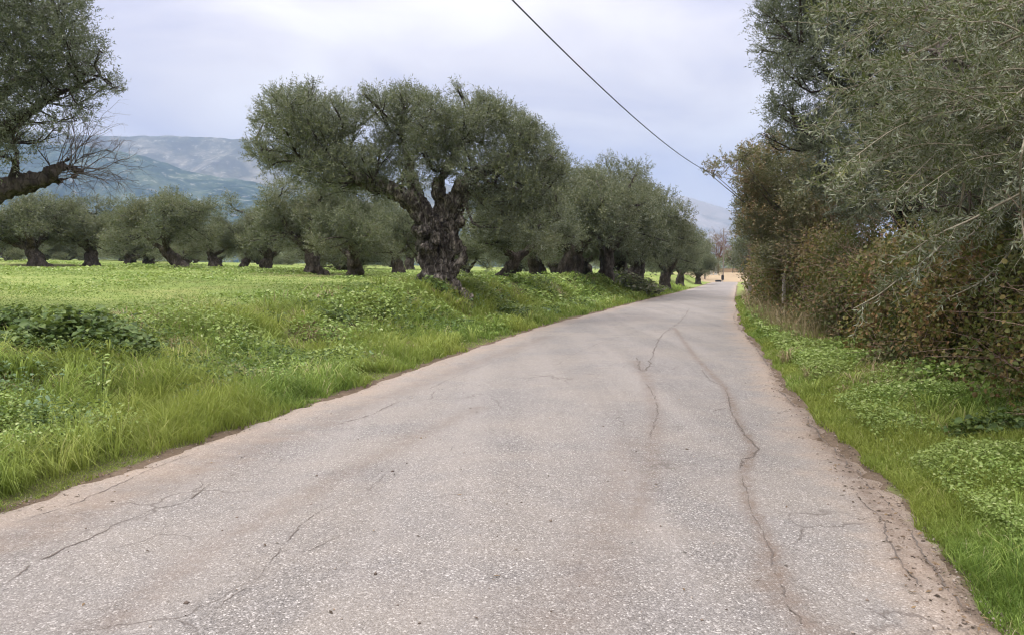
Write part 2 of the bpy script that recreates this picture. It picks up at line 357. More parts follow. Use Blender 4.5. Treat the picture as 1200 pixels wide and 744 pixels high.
# ------------------------------------------------------------------ road
CRACKS = [  # traced in the photograph, width in metres
    ([(0, 618), (70, 596), (130, 572), (190, 545), (260, 520)], .012),
    ([(0, 690), (60, 655), (130, 622), (180, 600), (215, 590), (270, 560), (320, 550)], .014),
    ([(395, 500), (430, 489), (455, 478), (490, 461)], .02),
    ([(225, 744), (290, 695), (335, 640), (365, 612), (400, 590)], .010),
    ([(850, 455), (858, 480), (868, 505), (884, 520), (886, 533), (872, 542), (866, 552)], .028),
    ([(755, 450), (768, 470), (767, 500), (762, 520)], .012),
    ([(745, 420), (757, 435), (775, 395), (800, 375), (808, 362)], .03),
    ([(912, 452), (935, 480), (958, 505), (985, 535), (1010, 560)], .02),
    ([(1000, 575), (1030, 610), (1062, 665), (1085, 705)], .012),
    ([(820, 430), (830, 445), (850, 455)], .018),
        ([(650, 430), (700, 405), (760, 385)], .02),
    ([(870, 355), (860, 372), (880, 400), (902, 430)], .035),
]
STAINS = [([(790, 385), (815, 420), (850, 455), (868, 500), (884, 525), (870, 560), (880, 600), (905, 650), (925, 700), (945, 744)], .05, .9), ([(905, 650), (900, 690), (960, 744)], .10, .7), ([(900, 425), (925, 465), (960, 510), (1000, 560), (1040, 620), (1075, 690)], .05, .9),
          ([(940, 470), (975, 520), (1010, 560), (1050, 610)], .16, .7), ([(745, 425), (760, 450), (768, 490), (762, 560), (740, 620)], .09, .55), ([(650, 744), (690, 690), (720, 600), (735, 520)], .2, .35), ([(120, 744), (260, 640), (400, 560), (560, 480)], .12, .4),
          ([(380, 500), (430, 475), (520, 440), (640, 395)], .22, .45), ([(0, 640), (120, 590), (250, 545), (330, 510)], .3, .5),
          ([(1165, 744), (1100, 665), (1040, 600), (990, 540), (940, 480), (905, 425), (872, 375)], .13, .95)]
ys = np.concatenate([np.arange(-60, 0, 1.0), np.arange(0, 16, .045), np.arange(16, 40, .12), np.arange(40, 118, .6)])
us = np.linspace(0, 1, 121)
YY, UU = np.meshgrid(ys, us, indexing='ij')
jl = (fbm(YY * 1.1, YY * 0 + 3, 4) - .5) * .30 + (fbm(YY * 6, YY * 0 + 8, 3) - .5) * .12
jr = (fbm(YY * .8, YY * 0 + 23, 4) - .5) * .36 + (fbm(YY * 5, YY * 0 + 31, 3) - .5) * .20
XLr = xl(YY) + jl; XRr = xr(YY) + jr; XX = XLr + (XRr - XLr) * UU
edge = np.minimum(UU, 1 - UU) * (XRr - XLr)
ZZ = .035 * np.sin(np.pi * UU) + (fbm(XX * .7, YY * .35, 3) - .5) * .022 - .034 * (1 - sstep(0, .16, edge)) + (fbm(XX * 14, YY * 14, 2) - .5) * .022 * (1 - sstep(.05, .4, edge)) + (fbm(XX * 6, YY * 6, 2) - .5) * .006
def seg_dist(P, pl):
    D = np.full(P.shape[0], 1e9)
    for a, b in zip(pl[:-1], pl[1:]):
        ab = b - a; t = np.clip(((P - a) @ ab) / (ab @ ab), 0, 1); D = np.minimum(D, np.linalg.norm(P - (a + t[:, None] * ab), axis=1))
    return D
P2 = np.stack([XX.ravel(), YY.ravel()], 1); stain = np.zeros(len(P2)); near = (P2[:, 1] > 1) & (P2[:, 1] < 60)
for pl, wd, amt in STAINS:
    amt = min(1, amt * 1.1)
    pts = np.array([onplane(a, b)[:2] for a, b in pl]); d = seg_dist(P2[near], pts)
    stain[near] = np.maximum(stain[near], amt * np.exp(-(d / wd) ** 2))
def road_height(x, y):
    u = np.clip((x - xl(y)) / (xr(y) - xl(y)), 0, 1)
    return .035 * np.sin(np.pi * u) + (fbm(x * .7, y * .35, 3) - .5) * .022 + (fbm(x * 6, y * 6, 2) - .5) * .006
def road_material():
    m, t = new_mat('worn_asphalt'); q = NT(t); v = q.pos()
    vo = q.n('ShaderNodeTexVoronoi', Scale=105.0); q.l(v, vo.inputs['Vector']); sc_ = q.n('ShaderNodeSeparateColor'); q.l(vo.outputs['Color'], sc_.inputs[0])
    st = q.ramp(sc_.outputs[0], [(0, (.042, .039, .036)), (.3, (.108, .102, .095)), (.7, (.170, .161, .151)), (.9, (.29, .277, .262)), (1, (.62, .60, .57))])
    vo2 = q.n('ShaderNodeTexVoronoi', Scale=190.0); q.l(v, vo2.inputs['Vector']); s2 = q.n('ShaderNodeSeparateColor'); q.l(vo2.outputs['Color'], s2.inputs[0])
    st = q.mix(.42, st, q.ramp(s2.outputs[1], [(0, (.078, .072, .066)), (.6, (.205, .192, .179)), (1, (.40, .38, .355))]))
    big = q.noise(.6, 6, .65, v, .5); md = q.noise(2.4, 6, .65, v)
    c = q.mix(q.ramp(big, [(.40, 0.0), (.60, .55)]), st, q.mix(.5, st, (.30, .26, .21)))     # dusty patches
    c = q.mix(q.ramp(md, [(.36, .35), (.56, 0.0)]), c, q.mix(.5, c, (.15, .14, .135)))
    # long wear bands running with the traffic
    mpn = q.n('ShaderNodeMapping'); mpn.inputs['Rotation'].default_value = (0, 0, R(15)); mpn.inputs['Scale'].default_value = (1.1, .06, 1); q.l(v, mpn.inputs[0])
    band = q.noise(1.3, 4, .5, mpn.outputs[0]); c = q.mix(q.ramp(band, [(.42, .0), (.66, .30)]), c, (.30, .28, .258))
    dust = q.ramp(q.math('ADD', q.attr('edge'), q.math('MULTIPLY', q.math('SUBTRACT', md, .5), .9)), [(.3, 0.0), (.95, .85)])
    c = q.mix(dust, c, q.mix(sc_.outputs[0], (.25, .195, .145), (.36, .29, .23)))
    s = q.math('MULTIPLY', q.attr('stain'), q.ramp(q.noise(7, 6, .7, v), [(.35, .25), (.62, 1.0)])); c = q.mix(s, c, q.mix(.12, (.135, .10, .075), c))
    # fine crazing
    wv = q.n('ShaderNodeTexNoise', Scale=3.0, Detail=4.0); q.l(v, wv.inputs['Vector'])
    ad = q.n('ShaderNodeMixRGB'); ad.blend_type = 'ADD'; ad.inputs[0].default_value = .35; q.l(v, ad.inputs[1]); q.l(wv.outputs['Color'], ad.inputs[2])
    vc = q.n('ShaderNodeTexVoronoi', Scale=1.1); vc.feature = 'DISTANCE_TO_EDGE'; q.l(ad.outputs[0], vc.inputs['Vector'])
    ln = q.ramp(vc.outputs['Distance'], [(.004, 1.0), (.012, 0.0)]); ln = q.math('MULTIPLY', ln, q.ramp(q.noise(.7, 3, .5, v), [(.52, 0.0), (.62, .6)]))
    c = q.mix(ln, c, (.09, .075, .065))
    p = q.n('ShaderNodeBsdfPrincipled', Roughness=.82); p.inputs['Specular IOR Level'].default_value = .3; q.l(c, p.inputs['Base Color'])
    b = q.n('ShaderNodeBump', Strength=.9, Distance=.006); h = q.math('ADD', q.math('MULTIPLY', vo.outputs['Distance'], -1.0), q.math('MULTIPLY', ln, -1.5)); q.l(h, b.inputs['Height']); q.l(b.outputs[0], p.inputs['Normal'])
    o = q.n('ShaderNodeOutputMaterial'); q.l(p.outputs[0], o.inputs[0]); return m
ny, nx = XX.shape; I = np.arange(ny * nx).reshape(ny, nx)
Q = np.stack([I[:-1, :-1], I[:-1, 1:], I[1:, 1:], I[1:, :-1]], -1).reshape(-1, 4)
wl = np.clip(1 - UU * (XRr - XLr) / 1.5, 0, 1) ** 1.3 * .85; wr = np.clip(1 - (1 - UU) * (XRr - XLr) / 1.0, 0, 1) ** 1.3
road = mesh_np('road', np.stack([XX, YY, ZZ], -1).reshape(-1, 3), [Q], road_material(), smooth=True, attrs={'stain': stain, 'edge': np.maximum(wl, wr).ravel()})
tag(road, 'pale cracked asphalt country road curving away to the right', kind='structure')
# cracks: dark jagged gaps with crumbled lips
cm = plain('crack_grit', (.115, .095, .08), .95, sc=60)
ALLC = []
for pl, wd in CRACKS + [([(866, 552), (878, 600), (903, 655), (922, 700), (940, 744)], .012), ([(1010, 560), (1050, 600), (1100, 672), (1140, 725)], .014), ([(500, 458), (560, 432), (620, 410), (690, 385)], .012)]:
    c = curve([onplane(a, b) for a, b in pl], 40); ALLC.append((c, wd))
    L_ = np.linalg.norm(np.diff(c, axis=0), axis=1).sum()
    for _ in range(int(L_ * .9) + 1):
        i = rng.integers(3, 37); tg = unit(c[i + 1] - c[i - 1]); sgn = rng.choice([-1, 1]); dv = unit(tg * rng.uniform(.2, 1) + sgn * np.array([tg[1], -tg[0], 0]) * rng.uniform(.4, 1)); l_ = rng.uniform(.12, .6)
        ALLC.append((curve([c[i], c[i] + dv * l_ * .5 + rng.normal(size=3) * [.04, .04, 0], c[i] + dv * l_ + tg * l_ * .3], 20), wd * .55))
for c, wd in ALLC:
    wd *= .8; seg = np.linalg.norm(np.diff(c, axis=0), axis=1).sum(); n = int(min(600, max(30, seg / .025)))
    c = curve(c, n); s = np.linspace(0, seg, n); tg = unit(np.gradient(c, axis=0)); nr = np.stack([tg[:, 1], -tg[:, 0], tg[:, 2] * 0], 1)
    k = rng.random() * 99; c = c + nr * ((fbm(s * 3, s * 0 + k, 4) - .5) * .11 + (fbm(s * 22, s * 0 + k, 2) - .5) * .03)[:, None]
    hw = wd * np.clip(fbm(s * 9, s * 0 + k + 5, 3) * 2.6 - .75, 0.02, 1.2) * .5 * np.minimum(1, np.minimum(s, seg - s) / .4 + .1)
    A = c + nr * hw[:, None]; B = c - nr * hw[:, None]
    A[:, 2] = road_height(A[:, 0], A[:, 1]) + .004; B[:, 2] = road_height(B[:, 0], B[:, 1]) + .004
    V = np.stack([A, B], 1).reshape(-1, 3); i = np.arange(n - 1)[:, None] * 2
    mesh_np('crack', V, [np.concatenate([i, i + 1, i + 3, i + 2], 1)], cm, road)

# ------------------------------------------------------------------ hills
def hill_material(name, cols, sc):
    m, t = new_mat(name); q = NT(t); v = q.pos(); n1 = q.noise(.004 * sc, 10, .72, v, .3); n2 = q.noise(.014 * sc, 6, .75, v)
    c = q.ramp(n1, [(.40, cols[0]), (.49, cols[1]), (.57, cols[2])]); c = q.mix(q.ramp(n2, [(.42, .6), (.58, 0.0)]), c, cols[0])
    z = q.n('ShaderNodeSeparateXYZ'); q.l(v, z.inputs[0]); f = q.ramp(q.math('ADD', q.math('MULTIPLY', z.outputs[2], 1 / 420), q.math('MULTIPLY', q.math('SUBTRACT', n1, .5), 1.2)), [(.38, 0.0), (.72, 1.0)])
    c = q.mix(q.math('MULTIPLY', f, cols[4]), c, cols[3]); c = q.mix(q.ramp(n2, [(.58, 0.0), (.62, .45)]), c, (.33, .32, .30))
    p = q.n('ShaderNodeBsdfPrincipled', Roughness=1.0); p.inputs['Specular IOR Level'].default_value = 0; q.l(c, p.inputs['Base Color'])
    o = q.n('ShaderNodeOutputMaterial'); q.l(p.outputs[0], o.inputs[0]); return m
def hill(tab, r0, r1, r2, px0, px1, mat, label, rough=.12):
    tab = np.array(tab, float); px = np.linspace(px0, px1, 380); rr = np.linspace(r0, r2, 90)
    PX, RR = np.meshgrid(px, rr); crest = (HZ - np.interp(PX, tab[:, 0], tab[:, 1])) / F
    t = np.clip((RR - r0) / (r1 - r0), 0, 1); hgt = crest * r1
    prof = t ** 1.15; back = 1 - sstep(r1, r2, RR) * .6
    x = (PX - CX) / F * RR; n_ = fbm(x / 260 + 5, RR / 420 + 3, 6); rid = 1 - np.abs(fbm(x / 340 + 1, RR / 900 + 7, 5) - .5) * 4
    Z_ = hgt * prof * back * (1 + (n_ - .5) * rough * 2) - hgt * .30 * (1 - np.clip(rid, 0, 1)) * np.sin(np.pi * t) ** .8 * .6
    Z_ = Z_ + 2.0
    V = np.stack([x, RR, Z_], -1).reshape(-1, 3); ny, nx = PX.shape; I = np.arange(ny * nx).reshape(ny, nx)
    Q = np.stack([I[:-1, :-1], I[:-1, 1:], I[1:, 1:], I[1:, :-1]], -1).reshape(-1, 4)
    return tag(mesh_np('hill', V, [Q], mat, smooth=True), label, kind='structure')
hm1 = hill_material('scrub_hill', [(.010, .02, .012), (.045, .06, .036), (.17, .168, .13), (.19, .175, .155), .3], 1.8)
hm2 = hill_material('wooded_hill', [(.006, .018, .012), (.02, .042, .024), (.085, .11, .06), (.06, .08, .05), .3], 2.2)
hm3 = hill_material('rocky_hill', [(.05, .06, .045), (.12, .12, .10), (.2, .19, .17), (.25, .23, .21), .8], .8)
hill([(-500, 120), (-200, 140), (0, 158), (100, 162), (160, 163), (225, 163), (290, 163), (345, 172), (450, 195), (560, 230), (640, 262), (720, 300), (760, 312)], 2000, 3500, 4300, -450, 760, hm1, 'long bare-topped grey hill behind the olive grove', .05)
hill([(-500, 150), (0, 168), (90, 172), (160, 182), (240, 203), (300, 212), (340, 226), (500, 262), (620, 295), (700, 312)], 1500, 2700, 3000, -400, 700, hm2, 'lower wooded ridge in front of the bare hill', .10)
hill([(560, 300), (640, 280), (700, 256), (745, 238), (780, 231), (800, 233), (845, 246), (900, 268), (1000, 285), (1200, 300), (1500, 305)], 3300, 4600, 5200, 560, 1500, hm3, 'blue rocky mountain beyond the end of the road', .05)

# ------------------------------------------------------------------ haze
hb = bmesh.new(); bmesh.ops.create_cube(hb, size=1.0)
for v_ in hb.verts: v_.co = Vector((v_.co.x * 11000, 2400 + v_.co.y * 6200, 349 + v_.co.z * 710))
me = bpy.data.meshes.new('haze'); hb.to_mesh(me); hb.free(); hz = bpy.data.objects.new('haze', me); COL.objects.link(hz)
m, t = new_mat('haze_air'); q = NT(t); pv = q.n('ShaderNodeVolumePrincipled'); pv.inputs['Color'].default_value = (.46, .66, 1, 1); pv.inputs['Density'].default_value = .00014; pv.inputs['Anisotropy'].default_value = .1
o = q.n('ShaderNodeOutputMaterial'); q.l(pv.outputs[0], o.inputs['Volume']); me.materials.append(m); tag(hz, 'thin blue haze of distance over the whole valley', kind='stuff')

# ------------------------------------------------------------------ trees
def fuse(T, voxel, name, mat, parent, off, amp=.06, fr=2.2, fine=.02):
    """voxel-fuse overlapping stems into one gnarled skin, then knurl it"""
    me0 = bpy.data.meshes.new('tmp'); V = np.concatenate(T.V) - np.asarray(off); Qd = np.concatenate(T.Q)
    me0.from_pydata(V.tolist(), [], Qd.tolist())
    bm = bmesh.new(); bm.from_mesh(me0); bmesh.ops.holes_fill(bm, edges=[e_ for e_ in bm.edges if e_.is_boundary], sides=0); bm.to_mesh(me0); bm.free()
    ob = bpy.data.objects.new('tmp', me0); COL.objects.link(ob); md = ob.modifiers.new('r', 'REMESH'); md.mode = 'VOXEL'; md.voxel_size = voxel
    dg = bpy.context.evaluated_depsgraph_get(); me1 = bpy.data.meshes.new_from_object(ob.evaluated_get(dg)); bpy.data.objects.remove(ob)
    n = len(me1.vertices); co = np.empty(n * 3, np.float32); me1.vertices.foreach_get('co', co); co = co.reshape(-1, 3)
    nr = np.empty(n * 3, np.float32); me1.vertices.foreach_get('normal', nr); nr = nr.reshape(-1, 3); d = np.empty(n)
    for i, c in enumerate(co):
        p = Vector((float(c[0]) * 1.3, float(c[1]) * 1.3, float(c[2]) * .5))
        a = 1 - abs(mnoise.noise(p * fr)) * 2; b = 1 - abs(mnoise.noise(p * fr * 2.3 + Vector((5, 3, 1)))) * 2; e_ = mnoise.noise(p * fr * 6)
        lo = max(.25, min(1, 1.6 - float(c[2]) * .28))
        d[i] = (amp * (a - .6) + amp * .55 * (b - .5)) * lo + fine * e_
    co = co + nr * d[:, None]; me1.vertices.foreach_set('co', co.astype(np.float32).ravel()); me1.polygons.foreach_set('use_smooth', np.ones(len(me1.polygons), bool)); me1.update()
    me1.materials.clear(); me1.materials.append(mat); me1.name = name; ob = bpy.data.objects.new(name, me1); COL.objects.link(ob); ob.parent = parent; return ob
def var_of(nshoot, nleaf, sd=.16):
    base = rng.random(nshoot)[:, None] * .55 + rng.random((nshoot, nleaf)) * .45
    return np.clip(base, 0, 1).ravel()
def crown(name, C, Rd, nsh, nl, L, ll, lw, mat, parent, off, **kw):
    pos, d, ln = blob_shoots(C, Rd, nsh, L, **kw); V, Q = shoots_from(pos, d, ln, nl, ll, lw)
    return mesh_np(name, V - np.asarray(off), [Q], mat, parent, var=var_of(nsh, nl))
def limbs_to_blobs(T, skel, C, Rd, r0=.05, sub=4, sides=5):
    S = np.concatenate(skel)
    for c, r in zip(C, Rd):
        dd = np.linalg.norm(S - c, axis=1) + np.maximum(0, S[:, 2] - c[2]) * .8; s = S[np.argmin(dd)]
        mid = (s + c) / 2 + rng.normal(size=3) * .12 * np.linalg.norm(c - s) - np.array([0, 0, .06 * np.linalg.norm(c - s)])
        cc = curve([s, mid, c], 7); T.add(cc, np.linspace(r0, r0 * .45, 7) * (.6 + .6 * r), sides)
        for _ in range(sub):
            u = unit(rng.normal(size=3) + np.array([0, 0, .4])); e_ = c + u * r * .95; a = cc[rng.integers(3, 7)]
            T.add(curve([a, (a + e_) / 2 + rng.normal(size=3) * .1 * r, e_], 5), np.linspace(r0 * .35, r0 * .1, 5), 3)

# --- the big old olive on the bank
D = 24.0; k = D / F
base = at(520, 340, D); base[2] = H1(base[0], base[1])
BL = [(318,128,17),(342,122,20),(366,128,22),(396,134,22),(312,148,13),(336,152,22),(364,158,24),(394,164,24),(416,142,15),(304,180,15),(318,192,11),(347,184,20),(372,194,18),(400,196,20),(422,186,14),(356,206,11),
      (448,128,20),(478,122,20),(505,128,18),(466,158,24),(448,178,20),(440,205,15),(500,158,22),(472,194,15),(522,150,20),(545,138,20),(570,134,22),(556,166,22),(532,172,14),(592,142,18),(612,153,20),(600,180,26),(632,168,18),(646,184,14),(652,202,13),(638,212,20),(612,216,24),(582,196,20),(574,222,13),(648,236,12),(624,246,18),(598,248,16),(566,118,9),(622,148,10),(470,112,9),(432,118,7),(495,112,8),(448,226,13),(478,214,13),(515,200,16),(545,200,18),(562,238,16),(590,264,16),(626,268,17),(655,258,12),(385,214,13),(412,216,13),(490,175,18),(515,175,16),(366,104,6),(322,106,6),(540,108,7)]
C, Rd = [], []
for (a, b, r) in BL:
    for s_ in (-1, 1):
        y = D + s_ * rng.uniform(.3, 2.0) ; sc_ = y / D; C.append(at(a + rng.normal() * 3, b + rng.normal() * 3, y)); Rd.append(r * k * 1.03)
C = np.array(C); Rd = np.array(Rd)
bt = empty('olive_tree', base, 'huge ancient olive with gnarled hollowed trunk and wide crown on the bank beside the road', 'tree', 'ancient olive trees of the grove')
T = Tubes(); fork = at(514, 250, D)
LB = [[(505, 268, 0), (482, 236, -.3), (455, 222, -.5), (425, 212, -.6), (392, 190, -.4), (352, 160, 0)], [(500, 258, 0), (484, 215, .2), (478, 185, .3), (468, 150, .2)], [(516, 250, .1), (514, 215, -.2), (528, 190, -.2), (548, 158, 0)],
      [(528, 255, 0), (540, 222, -.4), (562, 203, -.6), (590, 190, -.3), (618, 170, 0)], [(532, 250, .3), (556, 222, .8), (590, 222, .9), (636, 226, .6)], [(505, 262, .3), (470, 225, 1.0), (430, 205, 1.2), (395, 165, 1.0)], [(400, 200, -.5), (370, 196, -.3), (330, 185, .1)]]
LR = [(.34, .07), (.26, .06), (.24, .05), (.32, .07), (.2, .05), (.2, .05), (.09, .03)]
skel = []
for pl, (ra, rb) in zip(LB, LR):
    c = curve([at(a, b, D + z) for a, b, z in pl], 22); skel.append(c[6:]); T.add(c, np.linspace(ra, rb, 22) * (1 + .12 * rng.normal(size=22)), 10)
for (bx, by, bz, tx, ty, r_a, r_b) in [(497, 338, -.3, 492, 262, .42, .26), (515, 338, -.6, 508, 256, .40, .26), (533, 340, -.3, 524, 250, .42, .26), (548, 352, -.7, 530, 262, .26, .24), (508, 336, .5, 500, 262, .45, .26), (530, 334, .5, 528, 255, .4, .24), (487, 330, 0, 488, 285, .26, .14), (520, 336, 0, 514, 258, .5, .36)]:
    bx = 517 + (bx - 517) * (.74 if bx < 545 else 1); tx = 511 + (tx - 511) * .85
    a = at(bx, by, D + bz); b = at(tx, ty, D + bz * .3); tw = rng.normal(size=(3, 3)) * .10
    m1 = a + (b - a) * .25; m2 = a + (b - a) * .5; m3 = a + (b - a) * .75
    m1[0] = m1[0] * .6 + at(512, 300, D)[0] * .4; c = curve([a - np.array([0, 0, .5]), a, m1 + tw[0], m2 + tw[1], m3 + tw[2], b], 26)
    T.add(c, np.linspace(r_a * .86, r_b * .72, 26) * (1 - .26 * np.sin(np.pi * np.clip(np.linspace(-.1, 1.05, 26), 0, 1))) * (1 + .13 * rng.normal(size=26)), 12)
for _ in range(16):   # burrs
    z = rng.uniform(258, 335); c0 = at(rng.uniform(490, 540), z, D + rng.uniform(-.8, -.2)); T.add([c0, c0 + rng.normal(size=3) * .10, c0 + rng.normal(size=3) * .12], [.08, .19, .07], 8)
fuse(T, .035, 'trunk', M_bark, bt, base, amp=.11, fr=3.4, fine=.035)
T = Tubes(); limbs_to_blobs(T, skel, C, Rd, .06, 5); T.build('branches', M_bark_dark, bt, base)
crown('crown', C, Rd, 17000, 12, .30, .085, .023, M_olive, bt, base, shell=.42)

# --- grove variants
def grove_tree(seed, h, spread, lean, nlimb, nsh, label, rt=.62, thin=False):
    global rng
    keep = rng; rng = np.random.default_rng(seed)
    root = empty('olive_tree', (0, 0, 0), label, 'tree', 'ancient olive trees of the grove')
    T = Tubes(); skel = []; C = []; Rd = []; fz = h * .25; rt = rt * .78; top = np.array([lean[0], lean[1], fz])
    for i in range(5):
        a = i * 1.257 + rng.uniform(0, .6); b0 = np.array([math.cos(a), math.sin(a), 0]) * rt * .62
        c = curve([b0 * 1.25 + np.array([0, 0, -.6]), b0, top * .45 + b0 * .5 + rng.normal(size=3) * .08, top + b0 * .3], 14)
        T.add(c, np.linspace(rt * .62, rt * .42, 14) * (1 + .1 * rng.normal(size=14)), 9)
    for i in range(nlimb):
        a = 2 * math.pi * (i + rng.uniform(-.25, .25)) / nlimb; ex = spread * rng.uniform(.45, .8); ez = h * rng.uniform(.55, .82)
        e_ = np.array([top[0] + math.cos(a) * ex, top[1] + math.sin(a) * ex, ez])
        c = curve([top * .85, top + (e_ - top) * .35 + np.array([math.cos(a), math.sin(a), -.3]) * .25 + rng.normal(size=3) * .15, top + (e_ - top) * .7 + rng.normal(size=3) * .2, e_], 14)
        T.add(c, np.linspace(rt * .42, .05, 14) * (1 + .08 * rng.normal(size=14)), 7); skel.append(c[5:])
        for _ in range(7):
            p = c[rng.integers(7, 14)] + rng.normal(size=3) * np.array([.26, .26, .13]) * spread * .85; p[2] = max(p[2], h * .27); C.append(p); Rd.append(rng.uniform(.16, .27) * spread)
    for _ in range(9):
        a = rng.uniform(0, 6.28); rr = spread * rng.uniform(.5, .9); C.append(np.array([top[0] + math.cos(a) * rr, top[1] + math.sin(a) * rr, h * rng.uniform(.26, .45)])); Rd.append(rng.uniform(.13, .2) * spread)
    for _ in range(12 if not thin else 4):
        u = unit(rng.normal(size=3)); p = np.array([top[0] + u[0] * spread * .62, top[1] + u[1] * spread * .62, h * (.60 + .24 * abs(u[2]) * (1.0 if u[2] > 0 else -.8))]); C.append(p); Rd.append(rng.uniform(.14, .22) * spread)
    C = np.array(C); Rd = np.array(Rd)
    fuse(T, .08, 'trunk', M_bark_far, root, (0, 0, 0), amp=.09, fr=2.4, fine=.03)
    T = Tubes(); limbs_to_blobs(T, skel, C, Rd, .05, 2, 4); T.build('branches', M_bark_dark, root)
    crown('crown', C, Rd, int(nsh * 1.4), 9, .36, .115, .032, M_olive_far, root, (0, 0, 0), shell=.42)
    rng = keep; return root
PROTO = [grove_tree(101, 5.2, 3.0, (.3, 0), 4, 4600, 'x'), grove_tree(202, 5.6, 3.2, (-.5, .2), 5, 5200, 'x', .7), grove_tree(303, 5.0, 2.7, (.8, -.2), 3, 3800, 'x', .55),
         grove_tree(404, 4.6, 2.8, (-.9, 0), 4, 3600, 'x', .5, True), grove_tree(505, 6.0, 3.0, (0, .3), 5, 5200, 'x', .65)]
used = [False] * 5
def plant_tree(kind, px, y, h_px=None, sxy=1.0, rot=0.0, label='', wpx=None, dz=0):
    o = PROTO[kind] if not used[kind] else copy_tree(PROTO[kind]); used[kind] = True
    x = (px - CX) / F * y * (1 / 1.0); hp = [5.2, 5.6, 5.0, 4.6, 6.0][kind]; s = h_px / F * y / (hp * .87) if h_px else 1
    sw = wpx * 1.12 / F * y / ([3.0, 3.2, 2.7, 2.8, 3.0][kind] * 2.0) if wpx else s
    o.location = (x, y, H1(x, y) - .05 + dz); o.scale = (sw, sw, s); o.rotation_euler = (0, 0, rot); o['label'] = label; o['category'] = 'tree'; o['group'] = 'ancient olive trees of the grove'
    return o
GT = [ # kind px depth height_px width_px rot label
    (1, 48, 45, 82, 120, .4, 'broad old olive with thick flaring trunk at the left end of the nearest field row'),
    (0, 108, 47, 82, 105, 2.0, 'round dense olive second from the left in the field row'),
    (3, 214, 42, 84, 115, 0.2, 'olive leaning left with forked bare limbs in the middle of the field row'),
    (2, 254, 50, 63, 80, 2.6, 'small olive with a short dark trunk right of the leaning forked olive'),
    (3, 284, 56, 53, 62, 4.0, 'slim low olive standing where the left field row thins out'),
    (4, 372, 38, 112, 145, 1.1, 'tall olive with twin dark trunks just left of the giant olive'),
    (2, 417, 35, 95, 110, 5.0, 'olive with a light leaning trunk in dry grass left of the giant olive'),
    (0, 468, 46, 88, 100, 3.1, 'olive with a black trunk seen just left of the giant trunk'),
    (2, 588, 31, 112, 120, .2, 'leaning olive with reddish foot immediately right of the giant olive'),
    (1, 668, 42, 134, 150, 2.3, 'tall olive with twisted pale trunk on the bank right of the giant olive'),
    (4, 706, 46, 134, 135, 3.7, 'dense dark olive on the bank, second tall crown right of the giant olive'),
    (0, 746, 51, 117, 112, .9, 'bushy olive on the bank above the bend of the road'),
    (4, 780, 60, 86, 72, 5.5, 'olive on the bank near the far end of the row by the road'),
    (1, 797, 74, 60, 50, 1.9, 'smaller olive last but one in the row towards the road end'),
    (2, 632, 44, 120, 120, 4.4, 'dark olive filling the gap behind the leaning olive right of the giant'), (1, 728, 55, 114, 110, 1.3, 'dark olive set back between the tall crowns of the roadside row'),
    (0, 818, 92, 38, 46, 4.4, 'low round olive at the very end of the row beside the road end')]
for kd, px, y, hp, wp, rot, lb in GT: plant_tree(kd, px, y, hp, 1, rot, lb, wp)
r2 = np.random.default_rng(77)
for row, (y, pxs) in enumerate([(62, (20, 78, 138, 186, 236, 330, 400, 445, 560, 620, 650, 705)), (82, (-10, 45, 100, 160, 215, 268, 320, 372, 430, 500, 548, 600, 640, 688, 730, 770)), (108, (5, 40, 85, 130, 170, 208, 250, 295, 335, 380, 425, 470, 520, 560, 605, 645, 690, 735, 765, 792))]):
    for i, px in enumerate(pxs):
        if r2.random() < .22: continue
        yy = y + r2.uniform(-9, 9); o_ = plant_tree(int(r2.integers(0, 5)), px + r2.uniform(-18, 18), yy, None, 1, r2.uniform(0, 6.2), 'olive far back in the grove seen small between the nearer trunks'); k_ = r2.uniform(.75, 1.3) * (.72 if 190 < px < 350 else 1); o_.scale = (k_ * 1.15, k_ * 1.15, k_); o_.location.z -= r2.uniform(.1, 1.1)
for i in range(9):   # out of frame to the left, for views from the side
    pass
for p in PROTO: p.scale = p.scale

# far-off wood closing the grove
n = 1500; yy = rng.uniform(125, 330, n); xx = rng.uniform(-1.0, .30, n) * yy; ok = (xl(yy) - xx) > 14; xx, yy = xx[ok], yy[ok]
Cw = np.stack([xx, yy, height(xx, yy) + rng.uniform(1.2, 4.2, len(xx))], 1)
pos, d, ln = blob_shoots(Cw, np.full(len(Cw), 2.0), 26000, .9); V, Q = shoots_from(pos, d, ln, 5, .45, .16)
tag(mesh_np('distant_grove', V, [Q], M_olive_far, var=var_of(26000, 5)), 'mass of distant olive foliage closing the back of the grove', kind='stuff')
n = 700; yy = rng.uniform(190, 330, n); xx = rng.uniform(.15, .55, n) * yy
Cw = np.stack([xx, yy, height(xx, yy) + rng.uniform(.5, 3.0, len(xx))], 1)
pos, d, ln = blob_shoots(Cw, np.full(len(Cw), 2.0), 12000, .9); V, Q = shoots_from(pos, d, ln, 5, .45, .16)
tag(mesh_np('distant_wood', V, [Q], M_olive_far, var=var_of(12000, 5)), 'distant band of trees across the valley beyond the road end', kind='stuff')

